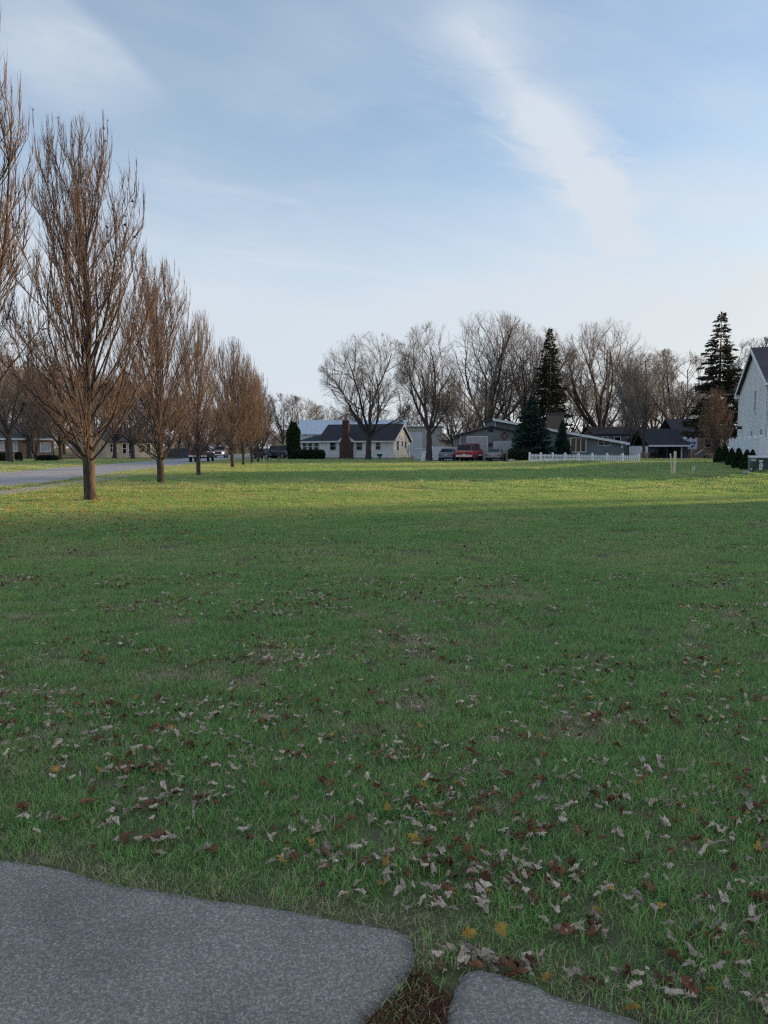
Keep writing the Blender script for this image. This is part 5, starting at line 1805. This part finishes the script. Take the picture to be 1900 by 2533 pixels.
# ================================================================ GRASS AND FALLEN LEAVES
def blade_clump(seed, n, rad, h, w, dry, name, material, lean=.35, tint_c=.30):
    r_ = np.random.default_rng(seed)
    rr = rad * np.sqrt(r_.uniform(0, 1, n)); az = r_.uniform(0, 2 * math.pi, n)
    b = np.column_stack([rr * np.cos(az), rr * np.sin(az), np.full(n, -.008)])
    hh = r_.uniform(h[0], h[1], n) * r_.uniform(.7, 1.1, n)
    la = r_.uniform(0, 2 * math.pi, n)
    ln = np.abs(r_.normal(0, lean, n))
    d = np.column_stack([np.cos(la) * ln, np.sin(la) * ln, np.ones(n)]); d /= np.linalg.norm(d, axis=1, keepdims=True)
    out = np.column_stack([np.cos(la), np.sin(la), np.zeros(n)])
    fa = la + math.pi / 2 + r_.normal(0, .8, n)
    side = np.column_stack([np.cos(fa), np.sin(fa), np.zeros(n)]) * (w * r_.uniform(.7, 1.2, n) / 2)[:, None]
    mid = b + d * (hh * .55)[:, None]
    tip = b + d * hh[:, None] + out * (hh * r_.uniform(.05, .55, n))[:, None] - UP * (hh * r_.uniform(0, .25, n))[:, None]
    v = np.stack([b - side, b + side, mid + side * .85, mid - side * .85, tip], 1).reshape(-1, 3)
    k = np.arange(n)[:, None] * 5
    t = np.clip(r_.normal(tint_c, .20, n), 0, .72)
    t = np.where(r_.uniform(0, 1, n) < dry, r_.uniform(.78, 1.0, n), t)
    me = np_mesh(name, v, k + np.array([[0, 1, 2, 3]]), k + np.array([[3, 2, 4]]), material, tint=np.repeat(t, 5))
    return bpy.data.objects.new(name, me)


def scatter(name, sources, pts, rot, scl, idx):
    """ONE object that carries instances of the source meshes at its points"""
    n = len(pts)
    me = bpy.data.meshes.new(name)
    me.vertices.add(n); me.vertices.foreach_set('co', np.asarray(pts, np.float32).ravel())
    a = me.attributes.new('rot', 'FLOAT_VECTOR', 'POINT'); a.data.foreach_set('vector', np.asarray(rot, np.float32).ravel())
    a = me.attributes.new('scl', 'FLOAT', 'POINT'); a.data.foreach_set('value', np.asarray(scl, np.float32))
    a = me.attributes.new('idx', 'INT', 'POINT'); a.data.foreach_set('value', np.asarray(idx, np.int32))
    src = bpy.data.collections.new(name + '_source')
    for i, o in enumerate(sources):
        o.name = '%s_%02d' % (name, i); src.objects.link(o)
    ng = bpy.data.node_groups.new(name + '_nodes', 'GeometryNodeTree')
    ng.interface.new_socket('Geometry', in_out='INPUT', socket_type='NodeSocketGeometry')
    ng.interface.new_socket('Geometry', in_out='OUTPUT', socket_type='NodeSocketGeometry')
    nd, lk = ng.nodes, ng.links
    gi, go = nd.new('NodeGroupInput'), nd.new('NodeGroupOutput')
    ci = nd.new('GeometryNodeCollectionInfo'); ci.inputs[0].default_value = src
    ci.inputs['Separate Children'].default_value = True; ci.inputs['Reset Children'].default_value = True
    ip = nd.new('GeometryNodeInstanceOnPoints'); ip.inputs['Pick Instance'].default_value = True

    def attr(nm, ty):
        x = nd.new('GeometryNodeInputNamedAttribute'); x.data_type = ty; x.inputs[0].default_value = nm
        return x.outputs[0]
    e2r = nd.new('FunctionNodeEulerToRotation')
    lk.new(attr('rot', 'FLOAT_VECTOR'), e2r.inputs[0])
    lk.new(gi.outputs[0], ip.inputs['Points']); lk.new(ci.outputs[0], ip.inputs['Instance'])
    lk.new(e2r.outputs[0], ip.inputs['Rotation']); lk.new(attr('scl', 'FLOAT'), ip.inputs['Scale']); lk.new(attr('idx', 'INT'), ip.inputs['Instance Index'])
    lk.new(ip.outputs[0], go.inputs[0])
    o = link(name, me)
    md = o.modifiers.new('scatter', 'NODES'); md.node_group = ng
    return o


def vnoise(p, s, seed):
    """cheap smooth value noise for uneven density"""
    r_ = np.random.default_rng(seed); tab = r_.uniform(0, 1, (64, 64))
    q = p / s; i = np.floor(q).astype(int); f = q - i; f = f * f * (3 - 2 * f)
    g = lambda a, b: tab[(i[:, 0] + a) % 64, (i[:, 1] + b) % 64]
    return (g(0, 0) * (1 - f[:, 0]) + g(1, 0) * f[:, 0]) * (1 - f[:, 1]) + (g(0, 1) * (1 - f[:, 0]) + g(1, 1) * f[:, 0]) * f[:, 1]


def grass():
    gm = M['grass']
    src = [blade_clump(1, 34, .075, (.034, .062), .0042, .11, 'c', gm, .65), blade_clump(2, 34, .080, (.030, .058), .0042, .15, 'c', gm, .8),
           blade_clump(3, 30, .070, (.042, .085), .0044, .07, 'c', gm, .6, .22), blade_clump(4, 34, .075, (.020, .055), .0036, .72, 'c', gm, .8, .5),
           blade_clump(5, 260, .30, (.038, .068), .0068, .05, 'c', gm, .7), blade_clump(6, 260, .30, (.034, .062), .0068, .10, 'c', gm, .7, .36),
           blade_clump(7, 240, .30, (.030, .065), .0062, .22, 'c', gm, .7, .45),
           blade_clump(8, 520, .95, (.045, .085), .0150, .06, 'c', gm, .7), blade_clump(9, 520, .95, (.040, .080), .0150, .12, 'c', gm, .7, .40),
           blade_clump(10, 500, .95, (.035, .07), .0150, .32, 'c', gm, .7, .55)]
    P_, I_, S_ = [], [], []

    def zone(y0, y1, dens, pick, sc, slope=.56, extra=1.0):
        w1 = slope * y1 + extra
        n = int(dens * (y1 - y0) * 2 * w1)
        p = np.column_stack([rng.uniform(-w1, w1, n), rng.uniform(y0, y1, n)])
        p = p[np.abs(p[:, 0]) < slope * p[:, 1] + extra]
        r = p @ RR
        ok = ~((r < -11.85) & (r > -19.85)) & ~((r < -9.98) & (r > -11.02))
        if y0 < 8:
            for poly in (POLY_A, POLY_B):
                ok &= ~inside(poly, p) | ((edge_dist(poly, p) < .022) & (rng.random(len(p)) < .45))
        if y1 > 60:
            x, y = p[:, 0], p[:, 1]
            ok &= ~((y > 81.5) & (y > 84.9 - (x + 16) * .06) & (y < 88.0 - (x + 16) * .09) & (x > -16) & (x < 34))
            ok &= ~((x > 4.2) & (x < 15.6) & (y > 85)) & ~((x > 30) & (y > 82))
            for fr_, a, b, c, d in ((WH, -13.5, .2, -.4, 8.5),):
                q = np.column_stack([x, y]) - fr_.O[:2]
                u, v = q @ fr_.ex[:2], q @ fr_.ey[:2]
                ok &= ~((u > a) & (u < b) & (v > c) & (v < d))
        p = p[ok]
        P_.append(np.column_stack([p, hz(p[:, 0], p[:, 1])])); I_.append(pick(p)); S_.append(rng.uniform(sc[0], sc[1], len(p)))

    def pick_near(p):
        d = np.minimum(edge_dist(POLY_A, p), edge_dist(POLY_B, p))
        k = rng.integers(0, 3, len(p))
        dryness = vnoise(p, .45, 5) * .55 + vnoise(p, .16, 6) * .45
        dry = (rng.random(len(p)) < np.clip(.95 - d * 3.8, 0, .93)) | (dryness + rng.normal(0, .06, len(p)) > .70)
        return np.where(dry, 3, k)

    def pick_mid(p):
        q = vnoise(p, 1.3, 7) * .6 + vnoise(p, .5, 8) * .4 + rng.normal(0, .08, len(p)) + .10 * sstep(2, -8, p[:, 0])
        return np.where(q > .68, 6, np.where(q > .48, 5, 4))

    def pick_far(p):
        q = vnoise(p, 5, 9) * .55 + vnoise(p, 1.8, 10) * .45 + rng.normal(0, .08, len(p)) + .16 * sstep(44, 62, p[:, 1]) + .12 * sstep(-7, -12, p[:, 0])
        return np.where(q > .70, 9, np.where(q > .48, 8, 7))
    zone(1.6, 5.0, 430, pick_near, (.6, 1.2))
    zone(5.0, 9.5, 230, pick_near, (.8, 1.25), extra=.6)
    zone(9.0, 27, 22, pick_mid, (.8, 1.2))
    zone(26, 100, 2.6, pick_far, (.8, 1.25), .58, 2)
    p = np.concatenate(P_); i = np.concatenate(I_); s = np.concatenate(S_)
    rot = np.column_stack([rng.normal(0, .06, len(p)), rng.normal(0, .06, len(p)), rng.uniform(0, 6.283, len(p))])
    o = scatter('lawn_grass', src, p, rot, s, i)
    tag(o, 'short green lawn grass with dry blades', 'grass', kind='stuff')
    # rusty dry weeds in the joint between the two slabs
    wsrc = [blade_clump(20 + k, 40, .05, (.02, .07), .0026, .2, 'w', M['dry_weed'], .9, .4) for k in range(3)]
    corner = np.array([G(*q)[:2] for q in ((1022, 2405), (1108, 2470), (1112, 2500), (1095, 2620), (1080, 2720), (820, 2720), (860, 2600), (908, 2535), (950, 2497), (985, 2462), (1000, 2440))])
    n = 4200
    lo, hi = corner.min(0), corner.max(0)
    q = rng.uniform(lo, hi, (n, 2)); q = q[inside(corner, q)]
    q = q[(rng.random(len(q)) < sstep(2.20, 2.02, q[:, 1]) + .18)][:900]
    rot = np.column_stack([rng.normal(0, .25, len(q)), rng.normal(0, .25, len(q)), rng.uniform(0, 6.283, len(q))])
    o = scatter('dry_weeds', wsrc, np.column_stack([q, np.full(len(q), -.004)]), rot, rng.uniform(.4, .75, len(q)), rng.integers(0, 3, len(q)))
    tag(o, 'rusty brown dry weeds in the gap between the two concrete slabs', 'weeds', kind='stuff')


grass()


def leaf_mesh(seed, material, curl, size=.075, narrow=1.0):
    """one curled dry leaf: lobed outline, rolled about its midrib, crinkled"""
    r_ = np.random.default_rng(seed)
    n = 22
    th = np.linspace(0, 2 * math.pi, n, endpoint=False)
    lob = 1 + .20 * np.cos(5 * th) + .10 * np.cos(9 * th + r_.uniform(0, 6)) + r_.normal(0, .05, n)
    lob *= .82 + .25 * np.cos(th)
    ring = np.column_stack([np.cos(th) * lob * size * .62, np.sin(th) * lob * size * .5 * narrow])
    xy = np.concatenate([[[0, 0]], ring * .5, ring])
    z = r_.normal(0, size * .075, len(xy))
    x, y = xy[:, 0], xy[:, 1]
    c1 = curl * r_.uniform(.7, 1.3); sk = r_.uniform(-.5, .5)
    ang = (y + sk * x * .5) * c1
    Y = np.sin(ang) / c1; Z = (1 - np.cos(ang)) / c1
    c2 = r_.uniform(-.5, .7) * curl * .6 + 1e-3
    X = np.sin(x * c2) / c2; Z2 = (1 - np.cos(x * c2)) / c2
    v = np.column_stack([X, Y, Z + Z2 + z])
    v[:, 2] -= v[:, 2].min()
    f = [(0, 1 + i, 1 + (i + 1) % n) for i in range(n)]
    q = [(1 + i, 1 + n + i, 1 + n + (i + 1) % n, 1 + (i + 1) % n) for i in range(n)]
    # stalk
    k = len(v); b = v[1 + n // 2 + n]
    v = np.concatenate([v, [b + [0, -.0012, 0], b + [0, .0012, 0], b + [-size * .35, .001, size * .08], b + [-size * .35, -.001, size * .08]]])
    q.append((k, k + 1, k + 2, k + 3))
    return np_mesh('fallen_leaf', v, q, f, material, smooth=True)


def leaves():
    pale = [leaf_mesh(100 + i, M['leaf_pale'], (120, 150, 95, 165, 130, 105)[i], (.041, .038, .045, .036, .034, .048)[i], (.9, 1, .8, 1, .75, .95)[i]) for i in range(6)]
    brown = [leaf_mesh(120 + i, M['leaf_brown'], (90, 55, 115)[i], (.045, .050, .042)[i]) for i in range(3)]
    gold = [leaf_mesh(130 + i, M['leaf_gold'], (34, 60)[i], .044) for i in range(2)]
    meshes = pale + brown + gold
    pos = []
    # drifts: flat rows of leaves, thick near the camera and thinning out with distance
    def drift(px, py, n, sx, sy):
        c = G(px, py)[:2]
        return np.column_stack([c[0] + rng.normal(0, sx, n), c[1] + rng.normal(0, sy, n)])
    hand = [(860, 2130, 16, .17, .05), (990, 2160, 14, .20, .05), (1110, 2180, 14, .16, .07), (1270, 2190, 12, .12, .09), (1330, 2160, 10, .10, .06), (1010, 2010, 10, .14, .06), (1060, 1980, 9, .08, .07),
            (380, 2000, 12, .14, .06), (500, 1985, 11, .14, .05), (290, 1915, 14, .18, .07), (330, 1900, 8, .12, .05), (180, 2040, 7, .10, .05), (520, 1785, 22, .35, .10), (620, 1770, 10, .2, .08),
            (350, 1745, 18, .45, .12), (60, 1720, 20, .35, .12), (680, 1730, 12, .3, .10), (880, 1710, 14, .3, .10), (970, 1735, 10, .2, .08), (1220, 1650, 18, .45, .12), (1230, 1745, 12, .35, .1),
            (1430, 1945, 14, .22, .07), (1570, 1900, 16, .22, .09), (1480, 1980, 10, .16, .06), (1700, 1980, 12, .22, .09), (1810, 2010, 12, .18, .08), (1240, 2050, 8, .12, .06), (1740, 2080, 9, .12, .07),
            (1870, 1930, 10, .2, .1), (1340, 1830, 12, .3, .1), (1700, 1800, 14, .4, .14), (1560, 1790, 12, .35, .1), (1120, 1885, 9, .2, .08), (940, 1870, 8, .2, .08), (760, 1880, 7, .2, .08),
            (60, 1860, 9, .2, .1), (150, 1800, 9, .25, .1), (1790, 2330, 7, .07, .05), (1400, 2320, 6, .08, .04), (1080, 2230, 9, .07, .05), (1410, 2170, 6, .08, .05), (1540, 2230, 7, .12, .06),
            (1880, 2250, 6, .06, .06), (1240, 2395, 8, .06, .025), (1150, 2385, 7, .045, .03), (1600, 2450, 9, .08, .035), (1720, 2450, 7, .07, .04), (1830, 2480, 6, .06, .04), (1470, 2440, 4, .07, .02),
            (390, 2100, 8, .10, .04), (560, 2085, 5, .1, .05), (760, 2060, 6, .12, .05), (650, 1640, 14, .5, .18), (460, 1640, 14, .5, .18), (180, 1610, 16, .5, .2), (900, 1620, 12, .5, .2), (1500, 1650, 14, .5, .2), (1780, 1640, 14, .5, .2)]
    for h in hand: pos.append(drift(h[0], h[1], int(h[2] * 1.9), h[3], h[4]))
    n = 10500      # loose ones in between
    p = np.column_stack([rng.uniform(-5, 5, n), rng.uniform(1.9, 9, n)])
    d = vnoise(p, .7, 21) * .6 + vnoise(p, .25, 22) * .4
    pos.append(p[d + rng.normal(0, .06, n) > .54])
    n = 9000
    p = np.column_stack([rng.uniform(-11, 11, n), rng.uniform(8, 19, n)])
    d = vnoise(p, 1.4, 23)
    pos.append(p[d + rng.normal(0, .1, n) - (p[:, 1] - 8) * .015 > .42])
    p = np.concatenate(pos)
    ok = np.abs(p[:, 0]) < .53 * p[:, 1] + .12
    ok &= (p[:, 1] > 1.75)
    for poly in (POLY_A, POLY_B):
        ok &= ~inside(poly, p)
    p = p[ok]
    p = p[np.argsort(p[:, 1])]
    n = len(p)
    kind = rng.random(n)
    idx = np.where(kind < .66, rng.integers(0, 6, n), np.where(kind < .975, rng.integers(6, 9, n), rng.integers(9, 11, n)))
    z = rng.uniform(.010, .030, n) + hz(p[:, 0], p[:, 1])
    rot = np.column_stack([rng.normal(0, .30, n), rng.normal(0, .30, n), rng.uniform(0, 6.283, n)])
    flip = rng.random(n) < .45
    rot[flip, 0] += math.pi; z[flip] += .016
    scl = rng.uniform(.55, 1.12, n)
    names = {0: ('pale curled dry leaf lying in the foreground lawn', 'pale curled leaves on the near lawn'), 1: ('brown crumpled dry leaf lying in the foreground lawn', 'brown leaves on the near lawn'),
             2: ('golden dry leaf lying in the foreground lawn', 'golden leaves on the near lawn')}
    m = min(284, n)
    for i in range(m):
        o = link('fallen_leaf', meshes[idx[i]], None, (p[i, 0], p[i, 1], z[i]), tuple(float(a) for a in rot[i]))
        o.scale = (scl[i],) * 3
        c = 0 if idx[i] < 6 else (1 if idx[i] < 9 else 2)
        tag(o, names[c][0], 'leaf', names[c][1])
    # a few leaves one can point at
    for (px, py, mesh, s, rx, rz, lab) in ((1156, 2341, gold[0], .95, .3, .4, 'bright yellow leaf above the gap between the two concrete slabs'),
                                           (1277, 2432, brown[1], 1.25, .5, 2.3, 'long reddish brown leaf on the edge of the small right slab'),
                                           (953, 2022, gold[1], 1.15, .7, 1.0, 'orange leaf at the left end of a drift of pale leaves'),
                                           (652, 1968, brown[0], 1.1, .8, 2.0, 'round rust brown leaf standing alone in green grass'),
                                           (1240, 2327, gold[1], 1.0, .5, 5.0, 'small orange-brown leaf up from the small right slab'),
                                           (1262, 1935, brown[1], 1.2, .4, 3.0, 'star-shaped rust leaf beside pale leaves at right of middle'),
                                           (50, 2020, brown[0], 1.1, .5, .6, 'rust brown leaf near the left edge above the concrete'),
                                           (1479, 2284, gold[0], .8, 1.1, 2.1, 'small upright orange leaf in the lower right grass'),
                                           (1775, 1910, gold[0], 1.2, .3, 3.1, 'spiky golden-orange leaf in the grass at right'),
                                           (1037, 1818, gold[1], 1.2, .4, 1.2, 'pale yellow leaf just right of the middle lawn')):
        g = G(px, py)
        o = link('fallen_leaf', mesh, None, (g[0], g[1], .035), (rx, .1, rz)); o.scale = (s,) * 3
        tag(o, lab, 'leaf')
    # everything farther off, plus the yellow litter under the street trees
    k = 9500
    s_ = rng.uniform(12, 82, k); r2 = rng.normal(-7.6, 3.1, k) + rng.exponential(1.0, k)
    lp = RR * r2[:, None] + RU * s_[:, None]
    lp = lp[~((r2 < -11.9) & (r2 > -19.8)) & (np.abs(lp[:, 0]) < .56 * lp[:, 1] + 1)]
    k = len(lp)
    li = np.where(rng.random(k) < .78, rng.integers(9, 11, k), rng.integers(0, 9, k))
    P3 = np.concatenate([np.column_stack([p[m:], z[m:]]), np.column_stack([lp, rng.uniform(.03, .055, k)])])
    R3 = np.concatenate([rot[m:], np.column_stack([rng.normal(0, .5, k), rng.normal(0, .5, k), rng.uniform(0, 6.28, k)])])
    S3 = np.concatenate([scl[m:], rng.uniform(.7, 1.3, k)]); I3 = np.concatenate([idx[m:], li])
    src = [bpy.data.objects.new('l', q) for q in meshes]
    o = scatter('leaf_litter', src, P3, R3, S3, I3)
    tag(o, 'scattered dry leaves over the farther lawn and under the street trees', 'leaves', kind='stuff')


leaves()


def far_woods():
    """the bare woods closing the horizon, too far off to count"""
    src = [bpy.data.objects.new('w', B_far2['crown']), bpy.data.objects.new('w', B_far['crown'])]
    n = 190
    px = np.linspace(-260, 2150, n) + rng.normal(0, 8, n)
    Y = rng.uniform(215, 330, n)
    p = np.column_stack([(px - 950) / 1900 * Y, Y, np.full(n, -3.4)])
    o = scatter('far_woods', src, p, np.column_stack([np.zeros(n), np.zeros(n), rng.uniform(0, 6.28, n)]), rng.uniform(.55, .95, n), rng.integers(0, 2, n))
    tag(o, 'far-off bare woods closing the horizon', 'woods', kind='stuff')


far_woods()
